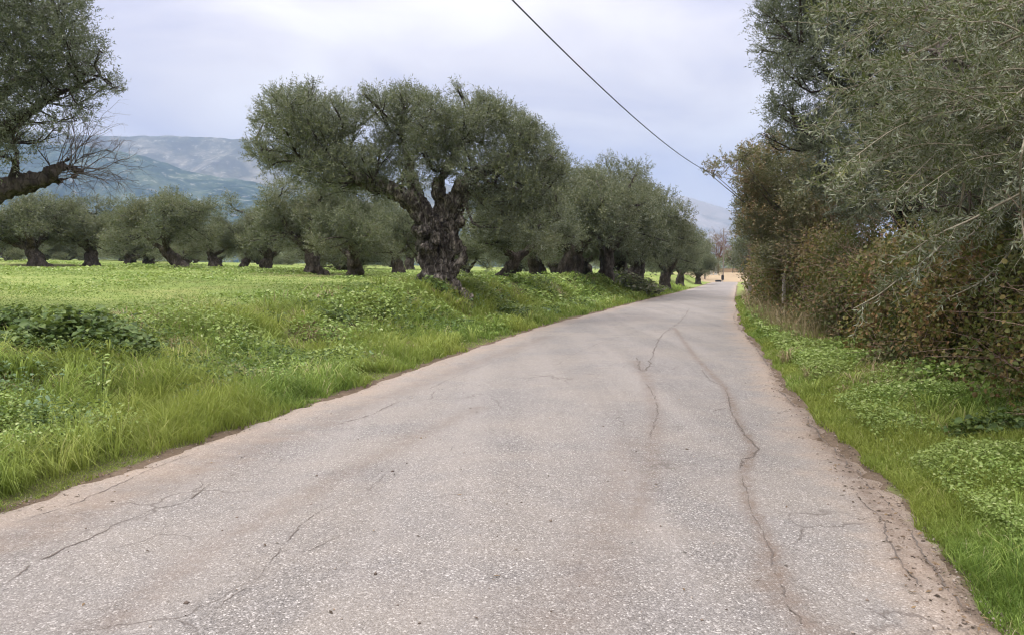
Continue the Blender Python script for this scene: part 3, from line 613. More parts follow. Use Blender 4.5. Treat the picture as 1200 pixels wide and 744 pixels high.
# --- near left olive: heavy crown reaching into the frame, thick dark bough, bare twigs
D = 14.0; k = D / F
bx_, by_ = -12.2, 14.0; base = np.array([bx_, by_, H1(bx_, by_)])
lt = empty('olive_tree', base, 'near olive at the left edge whose dark bough and leafy crown reach into the sky', 'tree', 'ancient olive trees of the grove')
T = Tubes(); skel = []
for pl, ra, rb in [([(-180, 325, 0), (-170, 290, 0), (-140, 262, 0), (-60, 238, -.2), (0, 222, -.3), (45, 212, -.3), (72, 196, -.2), (98, 203, -.1)], .62, .03), ([(-165, 300, .2), (-120, 240, .3), (-60, 190, .4), (0, 160, .3), (50, 120, .2)], .4, .05), ([(-175, 300, 0), (-190, 200, .5), (-150, 100, .6), (-60, 50, .4)], .42, .06),
                   ([(-178, 300, .3), (-240, 220, .8), (-330, 150, 1)], .35, .06), ([(10, 218, -.3), (20, 190, -.5), (16, 168, -.6)], .06, .03), ([(30, 214, -.3), (60, 205, 0), (80, 185, 0)], .16, .04), ([(-20, 226, 0), (40, 221, .1), (92, 205, .1)], .12, .02), ([(-100, 225, .3), (-40, 150, .2), (20, 95, 0), (75, 55, -.2)], .2, .03), ([(-40, 180, .1), (20, 140, -.3), (70, 110, -.4), (118, 90, -.3)], .12, .025), ([(-60, 130, 0), (-10, 70, .3), (40, 20, .3)], .14, .03)]:
    c = curve([at(a, b, D + z) for a, b, z in pl], 24); T.add(c, (rb + (ra - rb) * np.linspace(1, 0, 24) ** 1.35) * (1 + .14 * rng.normal(size=24)), 9); skel.append(c[8:] if ra not in (.62, .16) or rb == .04 and 0 else c[8:12])
c = curve([base + [0, 0, -.5], base + [.05, 0, .3], at(-172, 300, D)], 10); T.add(c, np.linspace(.9, .62, 10) * (1 + .1 * rng.normal(size=10)), 12)
fuse(T, .035, 'trunk', M_bark_dark, lt, base, amp=.06, fr=3.6, fine=.035)
BL = [(0, 5, 34), (30, 0, 34), (65, 5, 28), (90, 15, 18), (10, 40, 34), (45, 42, 34), (78, 45, 26), (100, 50, 16), (15, 78, 34), (52, 78, 32), (84, 82, 24), (108, 78, 15), (20, 110, 28), (62, 105, 24), (98, 102, 18), (125, 100, 11), (140, 104, 7), (120, 60, 8), (0, 140, 24), (30, 140, 18),
      (-40, 20, 44), (-50, 80, 44), (-40, 140, 40), (-110, 40, 50), (-120, 120, 50), (-190, 80, 55), (-200, 150, 50), (-260, 110, 50), (-100, -40, 60), (0, -50, 50), (60, -40, 36), (-200, -20, 60), (20, 170, 15), (60, 150, 12), (85, 140, 10), (8, 180, 13), (45, 165, 9), (100, 125, 10), (-300, 160, 40), (-20, 180, 26)]
C, Rd = [], []
for a, b, r in BL:
    for s_ in (-1, 1): C.append(at(a + rng.normal() * 3, b + rng.normal() * 3, D + s_ * rng.uniform(.2, 1.4))); Rd.append(r * k)
C = np.array(C); Rd = np.array(Rd)
T = Tubes(); limbs_to_blobs(T, skel, C, Rd, .026, 5); T.build('branches', M_bark_dark, lt, base)
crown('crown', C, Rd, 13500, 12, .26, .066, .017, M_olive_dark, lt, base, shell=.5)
T = Tubes()   # bare twigs at the bough's end
def bare(p, d, L, r, depth):
    n = 6; pts = [p]; dd = d.copy()
    for i in range(n): dd = unit(dd + rng.normal(size=3) * .16); pts.append(pts[-1] + dd * L / n)
    T.add(pts, np.linspace(r, r * .45, n + 1), 4)
    if depth:
        for _ in range(4 if depth > 1 else 3):
            i = rng.integers(2, n + 1); bare(pts[i], unit(dd + rng.normal(size=3) * .55), L * rng.uniform(.45, .75), r * .5, depth - 1)
for a, b in [(72, 196), (80, 198), (90, 203), (98, 203), (60, 205), (75, 190), (85, 195), (50, 200), (95, 200), (66, 196), (88, 190), (78, 204)]:
    for _ in range(2):
        ang = rng.uniform(-.45, 1.5); d = unit(np.array([math.cos(ang), rng.normal() * .4, math.sin(ang)])); bare(at(a, b, D - .2), d, rng.uniform(.5, 1.05), .009, 3)
T.build('bare_twigs', M_twig_dk, lt, base)

# --- right-hand trees over the hedge
def blobs(tabl, D, dy, rep=2):
    C, Rd = [], []
    for a, b, r in tabl:
        for _ in range(rep):
            y = D + rng.uniform(-dy, dy); C.append(at(a + rng.normal() * 4, b + rng.normal() * 4, y)); Rd.append(r * D / F)
    return np.array(C), np.array(Rd)
# dark olive whose crown leaves the top of the frame
D = 15.5; base = np.array([8.6, 17.0, H1(8.6, 17)])
t2 = empty('olive_tree', base, 'tall dark olive behind the right hedge whose crown leans over the road edge', 'tree', 'olives behind the right hedge')
C, Rd = blobs([(912, 8, 24), (940, 5, 34), (985, 10, 40), (1040, 10, 44), (905, 45, 16), (930, 50, 28), (970, 55, 36), (1020, 60, 42), (914, 82, 18), (945, 95, 30), (990, 105, 36), (1040, 110, 40), (922, 118, 16), (920, 140, 18), (955, 145, 30), (1000, 150, 34), (1050, 160, 36), (935, 165, 20), (970, 180, 28), (1020, 195, 34), (960, 210, 22), (1000, 235, 30), (1050, 240, 34), (925, -40, 30), (970, -60, 45), (1040, -70, 55), (1110, -40, 55), (1110, 40, 50), (1110, 130, 50), (1100, 210, 44), (890, 18, 8), (898, 160, 7), (892, 60, 7), (1180, 60, 60), (1180, 170, 55), (1160, -60, 60)], D, 1.6)
T = Tubes(); skel = []
for e_ in [(940, 60), (985, 20), (1040, -30), (1000, 130), (1080, 60), (1060, 180), (960, 170), (1140, 100)]:
    c = curve([base + [0, 0, 1.2], base + [-.1, -.4, 2.0], at((1060 + e_[0]) / 2, (190 + e_[1]) / 2, D), at(*e_, D)], 14); T.add(c, np.linspace(.2, .04, 14), 7); skel.append(c[5:])
T.add(curve([base + [0, 0, -.4], base + [.1, 0, .6], base + [0, 0, 1.3]], 8), np.linspace(.5, .3, 8), 10); fuse(T, .05, 'trunk', M_bark_dark, t2, base, amp=.05)
T = Tubes(); limbs_to_blobs(T, skel, C, Rd, .035, 5); T.build('branches', M_bark_dark, t2, base)
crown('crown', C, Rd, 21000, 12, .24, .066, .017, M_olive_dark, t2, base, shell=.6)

# near olive at the right edge with long pale shoots
D = 8.0; base = np.array([7.0, 8.4, H1(7.0, 8.4)])
t1 = empty('olive_tree', base, 'near olive on the right with long pale drooping shoots filling the upper corner', 'tree', 'olives behind the right hedge')
C, Rd = blobs([(1080, 10, 50), (1150, 0, 60), (1210, 20, 60), (1060, 60, 36), (1110, 80, 50), (1180, 90, 60), (1120, 150, 46), (1180, 170, 56), (1090, 190, 34), (1140, 225, 44), (1200, 240, 50), (1080, 250, 30), (1060, 130, 28), (1260, 60, 80), (1270, 180, 80), (1330, 100, 90), (1240, -60, 90), (1340, -50, 90), (1350, 200, 90), (1140, -60, 60), (1430, 60, 100)], D, 1.1)
C2, Rd2 = C + np.array([1.3, 1.0, .5]), Rd * 1.0; C = np.concatenate([C, C2[:30]]); Rd = np.concatenate([Rd, Rd2[:30]])
T = Tubes(); skel = []
for e_ in [(1100, 60), (1160, 10), (1250, -40), (1120, 170), (1180, 120), (1220, 220), (1140, 260), (1340, 60), (1400, 0), (1300, 200)]:
    ed = D + rng.uniform(-.8, 1); c = curve([base + [0, 0, 1.0], base + [-.1, -.1, 1.8], (base + [0, 0, 2.3] + at(*e_, ed)) / 2, at(*e_, ed)], 14); T.add(c, np.linspace(.15, .025, 14), 7); skel.append(c[5:])
T.add(curve([base + [0, 0, -.4], base + [.1, 0, .5], base + [0, 0, 1.2]], 8), np.linspace(.42, .22, 8), 10); fuse(T, .04, 'trunk', M_bark, t1, base, amp=.05)
T = Tubes(); limbs_to_blobs(T, skel, C, Rd, .022, 4); T.build('branches', M_twig_dk, t1, base)
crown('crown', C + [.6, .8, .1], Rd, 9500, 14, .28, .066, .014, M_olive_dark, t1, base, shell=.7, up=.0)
# long shoots: traced ones first, then their like
SH = [[(1215, 186), (1165, 196), (1130, 205), (1082, 213), (1052, 232), (1008, 233), (964, 218)], [(1200, 225), (1165, 243), (1137, 258), (1097, 276), (1060, 300)], [(1170, 238), (1153, 255), (1137, 276), (1099, 293), (1075, 287)],
      [(1130, 262), (1088, 302), (1057, 325), (1029, 346), (1000, 362)], [(1130, 215), (1124, 250), (1118, 280)], [(1130, 90), (1116, 131), (1089, 168), (1082, 181)], [(1200, 40), (1150, 62), (1100, 70), (1040, 70), (980, 72)], [(1180, 10), (1120, 22), (1060, 20), (1000, 12)],
      [(1200, 110), (1150, 150), (1100, 165), (1050, 172)], [(1190, 150), (1160, 200), (1150, 240)], [(1200, 270), (1180, 300), (1150, 330), (1110, 350)], [(1100, 50), (1075, 62), (1045, 62)], [(1205, 150), (1196, 190), (1197, 250), (1203, 300)]]
T = Tubes(); O, DD, LN = [], [], []
def long_shoot(c, r0, dens=16):
    n = len(c); T.add(c, np.linspace(r0, r0 * .35, n), 5); tg = unit(np.gradient(c, axis=0)); L_ = np.linalg.norm(np.diff(c, axis=0), axis=1).sum()
    for _ in range(int(dens * L_)):
        i = rng.integers(int(n * .15), n); d = unit(tg[i] * .8 + rng.normal(size=3) * .6); l_ = rng.uniform(.10, .34); O.append(c[i]); DD.append(d); LN.append(l_); T.add([c[i], c[i] + d * l_ * .5, c[i] + d * l_], [.0028, .002, .0012], 3)
for pl in SH:
    dep = rng.uniform(5.6, 6.6); long_shoot(curve([at(a, b, dep + rng.normal() * .15) for a, b in pl], 24), .011)
for _ in range(150):
    a0 = rng.uniform(1080, 1330); b0 = rng.uniform(-60, 215); dep = rng.uniform(5.6, 8.6); L_ = rng.uniform(60, 150) * 6.5 / dep; dr = rng.uniform(-.5, .75)
    if b0 > 200: L_ *= .7
    p = [at(a0, b0, dep), at(a0 - L_ * .5, b0 - L_ * .05 + L_ * .4 * dr, dep - .1), at(a0 - L_, b0 + L_ * (.15 + dr) * .8, dep - .2 + rng.normal() * .2)]
    long_shoot(curve(p, 14), rng.uniform(.0035, .009))
T.build('shoots', M_twig, t1, base)
V, Q = shoots_from(np.array(O), np.array(DD), np.array(LN), 14, .062, .0125); mesh_np('shoot_leaves', V - base, [Q], M_olive_near, t1, var=var_of(len(O), 14))

# russet tree over the hedge and small green tree at the bend
def hedge_tree(name, base, tabl, D, dy, nsh, nl, L, ll, lw, mat, label, cat, grp, shell=.6, twigs=5, broad=False):
    C, Rd = blobs(tabl, D, dy); root = empty(name, base, label, cat, grp); T = Tubes(); skel = []
    for i in range(0, len(C), 4):
        c = curve([base + [0, 0, -.2], base + (C[i] - base) * [.2, .2, .45], C[i]], 10); T.add(c, np.linspace(.05, .008, 10), 6); skel.append(c[4:])
    limbs_to_blobs(T, skel, C, Rd, .02, twigs, 4); T.build('stems', M_twig_dk, root, base)
    pos, d, ln = blob_shoots(C, Rd, nsh, L, shell=shell); V, Q = shoots_from(pos, d, ln, nl, ll, lw); mesh_np('foliage', V - base, [Q], mat, root, var=var_of(nsh, nl)); return root
b3 = np.array([9.4, 23.5, H1(9.4, 23.5)])
hedge_tree('climber_clad_tree', b3, [(900, 190, 22), (935, 200, 28), (885, 215, 20), (915, 235, 28), (950, 240, 30), (985, 215, 30), (890, 250, 20), (900, 275, 20), (930, 270, 26), (965, 275, 28), (1000, 250, 30), (900, 300, 14), (925, 302, 20), (880, 180, 10), (905, 172, 12), (950, 175, 20), (865, 190, 6), (852, 192, 6), (840, 196, 5), (870, 182, 6), (832, 199, 4), (875, 232, 10), (870, 262, 9)], 22.5, 1.3, 8500, 10, .26, .07, .034, M_russet, 'rusty brown climber-covered tree in the right hedge with a sprig reaching over the road', 'tree', None)
b4 = np.array([15.0, 45.5, H1(15.0, 45.5)])
hedge_tree('hedgerow_tree', b4, [(885, 240, 20), (905, 245, 24), (872, 262, 12), (892, 268, 22), (915, 275, 26), (870, 285, 10), (888, 295, 20), (910, 305, 22), (880, 315, 14), (898, 325, 14), (868, 245, 8), (880, 222, 12), (900, 218, 16)], 45, 2.0, 5200, 9, .45, .13, .05, M_olive, 'small grey-green tree on the right where the road bends out of sight', 'tree', None)
b5 = np.array([11.9, 33.0, H1(11.9, 33.0)])
hedge_tree('hedgerow_tree', b5, [(900, 215, 18), (925, 235, 26), (955, 230, 30), (905, 255, 18), (930, 275, 28), (960, 270, 30), (912, 300, 20), (940, 310, 24), (895, 285, 12), (905, 325, 12), (890, 235, 10)], 33, 1.6, 5200, 9, .36, .10, .04, M_russet, 'brownish green tree in the hedge behind the climber-covered tree', 'tree', None)

# --- hedge bushes
def bush(y, off, wdt, hgt, mat, n, leaf, label, name, seed, broad=True):
    x = float(xr(y)) + off; base = np.array([x, y, H1(x, y)]); root = empty(name, base, label, 'bush', 'bushes of the roadside hedge')
    m_ = 26; u = unit(rng.normal(size=(m_, 3))); u[:, 2] = rng.uniform(.04, 1, m_); C = base + u * np.array([wdt * .42, wdt * .5, hgt * .78]) * np.stack([rng.uniform(.35, 1, m_)] * 2 + [np.ones(m_)], 1); Rd = rng.uniform(.16, .30, m_) * min(wdt, hgt)
    T = Tubes()
    for i in range(m_):
        p0 = base + rng.normal(size=3) * [.25, .4, 0]; T.add(curve([p0 - [0, 0, .1], (p0 + C[i]) / 2 + rng.normal(size=3) * .12, C[i]], 7), np.linspace(.022, .007, 7), 5)
        for _ in range(11):
            u_ = unit(rng.normal(size=3) + [0, 0, .3]); T.add(curve([C[i], C[i] + u_ * Rd[i] * .8 + rng.normal(size=3) * .05, C[i] + u_ * Rd[i] * 1.7 + rng.normal(size=3) * .1], 5), np.linspace(.006, .0022, 5), 3)
    T.build('stems', M_stem, root, base)
    k_ = rng.choice(m_, n, p=Rd ** 2 / np.sum(Rd ** 2)); u_ = unit(rng.normal(size=(n, 3))); pos = C[k_] + u_ * (Rd[k_] * rng.random(n) ** .45 * 1.12)[:, None]
    pos[:, 2] = np.maximum(pos[:, 2], base[2] + .05 + rng.random(n) * .1)
    d = unit(u_ * .5 + rng.normal(size=(n, 3)) * .6 + [0, 0, -.35]); nr = unit(u_ + rng.normal(size=(n, 3)) * .5 + [0, 0, .4])
    ll = leaf * rng.uniform(.55, 1.35, n); V, Q = leaf_geo6(pos, d, nr, ll, ll * rng.uniform(.6, .95, n)); vv = np.clip(fbm(pos[:, 0] * 1.7 + seed, pos[:, 2] * 1.7 + pos[:, 1], 2) * .7 - .1 + rng.random(n) * .45, 0, 1)
    mesh_np('foliage', V - base, [Q], mat, root, var=np.concatenate([vv, vv])); return root
BU = [(3.2, 2.9, 2.4, 2.0, 'I', 'ivy bush nearest the camera at the right edge'), (5.4, 2.9, 2.4, 2.2, 'I', 'brown and green ivy bush at the right edge of the picture'), (7.3, 3.1, 2.3, 2.3, 'I', 'ivy mass with dry reddish leaves under the pale olive shoots'),
      (9.2, 3.1, 2.4, 2.3, 'I', 'ivy bush speckled with yellowing leaves above the nettles'), (11.0, 3.0, 2.3, 2.2, 'B', 'dark bramble thicket behind the ivy with yellow leaves'), (12.9, 2.9, 2.3, 2.2, 'I', 'dull ivy clump below the hanging olive shoots'),
      (14.7, 2.6, 2.2, 2.0, 'B', 'dark bramble bulging towards the road in mid hedge'), (16.5, 2.4, 2.2, 2.4, 'B', 'bramble thicket just past the bulge in the hedge'), (18.6, 2.2, 2.2, 2.4, 'I', 'brown ivy beside the concrete fence post'),
      (21.0, 2.1, 2.4, 2.8, 'B', 'leafy bush under the climber-covered tree'), (23.8, 1.8, 2.5, 2.8, 'I', 'rusty hedge bush past the fence post'), (27.0, 1.7, 3.0, 3.0, 'B', 'dim hedge bush under the brownish green tree'), (30.6, 1.6, 3.2, 3.2, 'I', 'brownish hedge bush further along the verge'), (35, 1.9, 2.8, 3.0, 'B', 'dark green hedge bush before the bend'), (40, 2.0, 2.8, 3.0, 'I', 'last hedge bush before the small grey-green tree')]
for i, (y, off, wd, hg, kd, lb) in enumerate(BU):
    n = int(np.interp(y, [3, 10, 20, 40], [16000, 15000, 10500, 6500])); lf = float(np.interp(y, [3, 10, 20, 40], [.034, .058, .075, .095]))
    bush(y, off - .12 * (y < 26) - .5 * (y < 15.5), wd, hg, M_ivy if kd == 'I' else M_bramble, n, lf, lb, 'ivy_bush' if kd == 'I' else 'bramble_bush', i * 3.1)
for i, (y, off, wd, hg, lb) in enumerate([(8.0, 4.8, 3.4, 3.9, 'tall dark bush behind the near ivy'), (12.0, 4.8, 3.6, 4.2, 'tall dark bush behind the mid hedge'), (16.2, 4.4, 3.4, 4.2, 'tall bush filling the hedge behind the brambles'), (49, 4.2, 4.5, 3.0, 'bush at the bend beyond the small grey-green tree'), (55, 4.4, 4.5, 3.0, 'far bush beside the road beyond the bend'), (4.5, 4.8, 3, 3.4, 'dark bush behind the ivy at the right edge')]):
    bush(y, off, wd, hg, M_bramble, 9000, .09, lb, 'hedge_bush', 50 + i * 2.3)

# --- wire fence in the hedge
f0 = at(919, 321, 22.0); wf = empty('wire_fence', (f0[0], f0[1], 0), 'concrete post and rusty wires half hidden in the right hedge', 'fence')
pts = [(y, float(xr(y)) + (f0[0] - float(xr(22.0))) + o_) for y, o_ in ((18.6, .9), (22.0, 0), (25.4, .7), (29.0, .9))]
for y, x in pts:
    bm = bmesh.new(); bmesh.ops.create_cube(bm, size=1)
    for v_ in bm.verts: tp = .8 if v_.co.z > 0 else 1; v_.co = Vector((v_.co.x * .1 * tp, v_.co.y * .1 * tp, v_.co.z * 1.62 + .72))
    bmesh.ops.bevel(bm, geom=bm.edges[:], offset=.012, segments=2, affect='EDGES'); me = bpy.data.meshes.new('post'); bm.to_mesh(me); bm.free(); me.materials.append(M_conc)
    o = bpy.data.objects.new('post', me); COL.objects.link(o); o.parent = wf; o.location = (x - f0[0], y - f0[1], 0)
for z in (.5, .85, 1.2, 1.45):
    T = Tubes(); T.add(curve([(x - f0[0], y - f0[1] - .06, z) for y, x in pts], 20), np.full(20, .003), 4); T.build('wire', M_metal, wf)

# ------------------------------------------------------------------ overhead cable and its pole
CB = []
for d_ in np.linspace(-30, 44, 60):
    x = .385 * (d_ - 9); CB.append((x, d_, 4.60 + .0029 * (d_ - 15) ** 2))
trace = [(601, 0), (649, 50), (678, 80), (708, 108), (737.5, 134.6), (767, 161), (796.7, 182), (824.8, 200.6)]
TP = []
for a, b in trace:
    s = (a - CX) / F; y = .385 * 9 / (.385 - s * 1.0); TP.append(at(a, b, y))
TP = np.array(TP); cz = np.polyfit(TP[:, 1], TP[:, 2], 2)
CB = [(x, y, float(np.polyval(cz, y))) for x, y, z in CB]
cab = Tubes(); cab.add(CB, np.full(60, .0095), 6); cb = cab.build('overhead_cable', M_cable, None); tag(cb, 'black cable sagging across the sky above the road', 'cable')
px_, py_, pz_ = CB[-1]; T = Tubes(); T.add([(0, 0, -.5), (0, 0, pz_ + .3)], [.13, .09], 12)
po = empty('utility_pole', (px_ + .14, py_, H1(px_, py_)), 'wooden pole hidden in the right-hand trees that carries the black cable', 'pole'); T.build('shaft', M_pole, po)
T = Tubes(); T.add([(-.16, 0, pz_ - .0), (.1, 0, pz_ + .02)], [.03, .03], 8); T.build('bracket', M_metal, po, (0, 0, H1(px_, py_)))

# ------------------------------------------------------------------ things at the road end
y = 118.0; x = (847 - CX) / F * y; zb = H1(x, y); st_ = empty('street_lamp', (x, y, zb), 'thin dark pole with a short arm at the far end of the road', 'street lamp')
hh = at(847, 268, y)[2] - zb; T = Tubes(); T.add([(0, 0, -.3), (0, 0, hh)], [.09, .06], 10); T.build('pole', M_pole, st_)
T = Tubes(); T.add([(0, 0, hh - .5), (1.0, 0, hh - .42), (1.9, 0, hh - .5)], [.05, .045, .04], 8); T.build('arm', M_metal, st_); T = Tubes(); T.add([(1.7, 0, hh - .50), (2.0, 0, hh - .53), (2.35, 0, hh - .56)], [.05, .12, .05], 8); T.build('lamp_head', M_metal, st_)
def box(bm, cx, cy, cz_, sx, sy, sz, bev=.02):
    r_ = bmesh.ops.create_cube(bm, size=1); vs_ = r_['verts']
    for v_ in vs_: v_.co = Vector((v_.co.x * sx + cx, v_.co.y * sy + cy, v_.co.z * sz + cz_))
    ed = list({e_ for v_ in vs_ for e_ in v_.link_edges}); bmesh.ops.bevel(bm, geom=ed, offset=bev, segments=2, affect='EDGES')
def bobj(name, fn, mat, parent=None, loc=(0, 0, 0)):
    bm = bmesh.new(); fn(bm); me = bpy.data.meshes.new(name); bm.to_mesh(me); bm.free(); me.materials.append(mat); o = bpy.data.objects.new(name, me); COL.objects.link(o); o.parent = parent; o.location = loc; return o
for px, lb in ((833, 'white gatepost on the left at the road end'), (838.5, 'white gatepost on the right at the road end')):
    y = 135.0; x = (px - CX) / F * y; z0 = H1(x, y); r_ = empty('gatepost', (x, y, z0), lb, 'gatepost', 'gateposts at the road end')
    bobj('pillar', lambda bm: box(bm, 0, 0, .7, .42, .42, 1.8), M_white, r_); bobj('cap', lambda bm: box(bm, 0, 0, 1.68, .54, .54, .14, .03), M_conc, r_)
y = 113.0; x = (846.5 - CX) / F * y; z0 = H1(x, y); r_ = empty('roadside_bin', (x, y, z0), 'small black bin on a post at the far end of the road', 'bin')
bobj('container', lambda bm: box(bm, 0, 0, .62, .34, .34, .66, .05), M_black, r_); T = Tubes(); T.add([(0, 0, -.3), (0, 0, .32)], [.04, .04], 8); T.build('post', M_metal, r_)
bobj('lid', lambda bm: box(bm, 0, 0, .985, .38, .38, .06, .02), M_black, r_)
x2 = (841.5 - CX) / F * y; s_ = bobj('drain_slab', lambda bm: (box(bm, 0, 0, .14, .85, .5, .22, .04), box(bm, 0, 0, .27, .6, .35, .04, .01)), M_black, None, (x2, y, H1(x2, y))); tag(s_, 'low dark slab on the ground left of the black bin', 'slab')
# low boundary wall and bare reddish tree, a house roof
y = 150.0; xa, xb = (815 - CX) / F * y, (875 - CX) / F * y
wl_ = bobj('boundary_wall', lambda bm: (box(bm, (xa + xb) / 2, y, H1((xa + xb) / 2, y) + .35, xb - xa, .3, .9, .03), box(bm, (xa + xb) / 2, y, H1((xa + xb) / 2, y) + .83, xb - xa + .1, .4, .08, .02)), plain('tan_wall', (.38, .29, .2), .9)); tag(wl_, 'low tan wall across the ground beyond the road end', 'wall')
y = 140.0; x = (841 - CX) / F * y; z0 = H1(x, y); br = empty('bare_tree', (x, y, z0), 'leafless reddish tree beside the lamp at the road end', 'tree')
T = Tubes(); T.add([(0, 0, -.2), (.1, 0, 2.5)], [.18, .12], 8)
for _ in range(16): bare(np.array([.1, 0, rng.uniform(1.5, 3)]), unit(np.array([rng.normal() * .35, rng.normal() * .35, 1])), rng.uniform(2.2, 4.2), .06, 2)
T.build('branches', plain('red_twig', (.16, .085, .07), .9), br)
Cb = np.array([[rng.normal() * .9, rng.normal() * .9, rng.uniform(3, 7.2)] for _ in range(24)]); pos, d, ln = blob_shoots(Cb, np.full(24, .6), 420, .5); V, Q = shoots_from(pos, d, ln, 6, .16, .06); mesh_np('dry_leaves', V, [Q], leaf_mat('dry_russet', [(0, (.12, .07, .05)), (1, (.26, .16, .12))]), br, var=var_of(420, 6))
for i, (px, y, h_, lb) in enumerate([(805, 122, 6.5, 'thin-crowned tree left of the road end, taller than the olives'), (826, 118, 4.2, 'pale green shrub left of the gateposts'), (858, 145, 4.5, 'dark shrub behind the lamp pole at the road end'), (872, 130, 5.5, 'shrubby tree on the right of the road end')]):
    x = (px - CX) / F * y; b_ = np.array([x, y, H1(x, y)]); tb = [(px + rng.normal() * 7, 318 - rng.uniform(.35, .95) * h_ / y * F, 7) for _ in range(9)]
    hedge_tree('shrub_tree', b_, tb, y, 1.0, 700, 7, .7, .26, .10, M_olive_far, lb, 'tree', None, twigs=2)

# ------------------------------------------------------------------ grass, weeds
def blades(P, hgt, wid, lean, name, mat, label, vlow=0, vhigh=1, kind='stuff'):
    n = len(P); cv = np.clip((fbm(P[:, 0] * 1.9 + 40, P[:, 1] * 1.9, 3) - .3) * 1.5, 0, 1); a = rng.uniform(0, 2 * np.pi, n); dirx = np.stack([np.cos(a), np.sin(a), np.zeros(n)], 1); b = rng.uniform(0, 2 * np.pi, n); sd_ = np.stack([np.cos(b), np.sin(b), np.zeros(n)], 1)
    hgt = hgt[:, None]; wid = wid[:, None]; le = (lean * rng.uniform(.2, 1.3, n))[:, None]
    up = np.array([0, 0, 1.])
    p1 = P + up * hgt * .45 + dirx * hgt * le * .22; p2 = P + up * hgt * (.82 - .1 * le) + dirx * hgt * le * .62; p3 = P + up * hgt * (1.0 - .38 * le) + dirx * hgt * le * 1.15
    V = np.stack([P - sd_ * wid * .5, P + sd_ * wid * .5, p1 + sd_ * wid * .45, p1 - sd_ * wid * .45, p2 + sd_ * wid * .3, p2 - sd_ * wid * .3, p3], 1).reshape(-1, 3)
    i = np.arange(n)[:, None] * 7; Q = np.concatenate([i + [[0, 1, 2, 3]], i + [[3, 2, 4, 5]]]); Tt = i + np.array([[5, 4, 6]])
    vv = np.clip(vlow + (vhigh - vlow) * (.45 * cv + .55 * rng.random(n) + .45 * (rng.random(n) < .07)), 0, 1)
    return tag(mesh_np(name, V, [Q, Tt], mat, var=np.concatenate([vv, vv, vv])), label, kind=kind)
def scatter(n, r0, r1, a0=-52, a1=50):
    r = np.exp(rng.uniform(math.log(r0), math.log(r1), n)); a = np.radians(rng.uniform(a0, a1, n)); x = np.sin(a) * r; y = np.cos(a) * r; return x, y, r
def zones(x, y): return (xl(y) - x) * .965, (x - xr(y)) * .965
def put(x, y, dz=-.01): return np.stack([x, y, height(x, y) + dz], 1)
def jitter_edge(x, y): return -.20 + .40 * fbm(x * 1.1 + 7, y * 1.1, 4)
# left verge: lush band beside the asphalt
x, y, r = scatter(900000, 4.2, 75); tl, tr = zones(x, y); cl = fbm(x * 1.3, y * 1.3, 3)
ok = (tl > jitter_edge(x, y)) & (tl < 1.7 + .5 * cl) & (rng.random(len(x)) < .95); x, y, r, tl, cl = x[ok], y[ok], r[ok], tl[ok], cl[ok]
h = (.05 + .34 * sstep(.32, .66, cl)) * rng.uniform(.4, 1.4, len(x)) * (.35 + .65 * sstep(-.1, .5, tl)); blades(put(x, y), h, np.clip(r * .0009, .0045, .05) * rng.uniform(.7, 1.3, len(x)), .8, 'verge_grass', M_grass, 'lush green grass along the left edge of the road', 0, .93)
print('verge', len(x))
# bank: mixed taller grass and straw
x, y, r = scatter(520000, 4.5, 60, -60, 20); tl, tr = zones(x, y); cl = fbm(x * .9 + 3, y * .9, 3)
ok = (tl > 1.1) & (tl < 5.6) & (rng.random(len(x)) < np.interp(cl, [.3, .65], [.25, 1.0]) * np.interp(tl, [3.4, 5.6], [1, .1])); x, y, r, tl, cl = x[ok], y[ok], r[ok], tl[ok], cl[ok]
h = (.06 + .38 * sstep(.32, .66, cl)) * rng.uniform(.5, 1.3, len(x)) * np.interp(tl, [3.0, 5.4], [1, .25]); blades(put(x, y), h, np.clip(r * .0009, .0045, .05) * rng.uniform(.7, 1.3, len(x)), .9, 'bank_grass', M_grass, 'tangled grass on the bank left of the road', .0, .97)
print('bank', len(x))
# field
x, y, r = scatter(260000, 9, 95, -60, 15); tl, tr = zones(x, y); ok = (tl > 3.6) & (rng.random(len(x)) < np.interp(tl, [3.6, 5.5], [.2, 1])); x, y, r = x[ok], y[ok], r[ok]; pb = np.zeros(len(x))
for a_, b_, w_ in ((48, 45, 2.6), (108, 47, 2.4), (214, 42, 2.4), (254, 50, 2), (372, 38, 2.4), (417, 35, 2.6), (468, 46, 2), (588, 31, 1.6)):
    pb = np.maximum(pb, np.exp(-(((x - (a_ - CX) / F * b_) / (w_ * 1.2)) ** 2 + ((y - b_) / w_) ** 2)))
ok = rng.random(len(x)) > pb * 1.1; x, y, r = x[ok], y[ok], r[ok]; cl = fbm(x * .5, y * .5, 3)
blades(put(x, y), rng.uniform(.015, .055, len(x)) * (.5 + cl), np.clip(r * .0012, .01, .08), .9, 'field_grass', M_fgrass, 'short bright grass of the field under the olives')
print('field', len(x))
# right verge
x, y, r = scatter(900000, 3.0, 50, 8, 52); tl, tr = zones(x, y); cl = fbm(x * 1.5 + 9, y * 1.5, 3)
ok = (tr > jitter_edge(x, y) * .8) & (tr < hedge_off(y) + .5) & (rng.random(len(x)) < .8); x, y, r, tr, cl = x[ok], y[ok], r[ok], tr[ok], cl[ok]
h = (.07 + .17 * cl) * rng.uniform(.5, 1.35, len(x)) * (.6 + .4 * sstep(.1, .7, tr)); blades(put(x, y), h, np.clip(r * .0009, .004, .04) * rng.uniform(.7, 1.3, len(x)), .7, 'verge_grass', M_grass, 'bright grass between the right edge of the road and the hedge', 0, .95)
print('right', len(x))
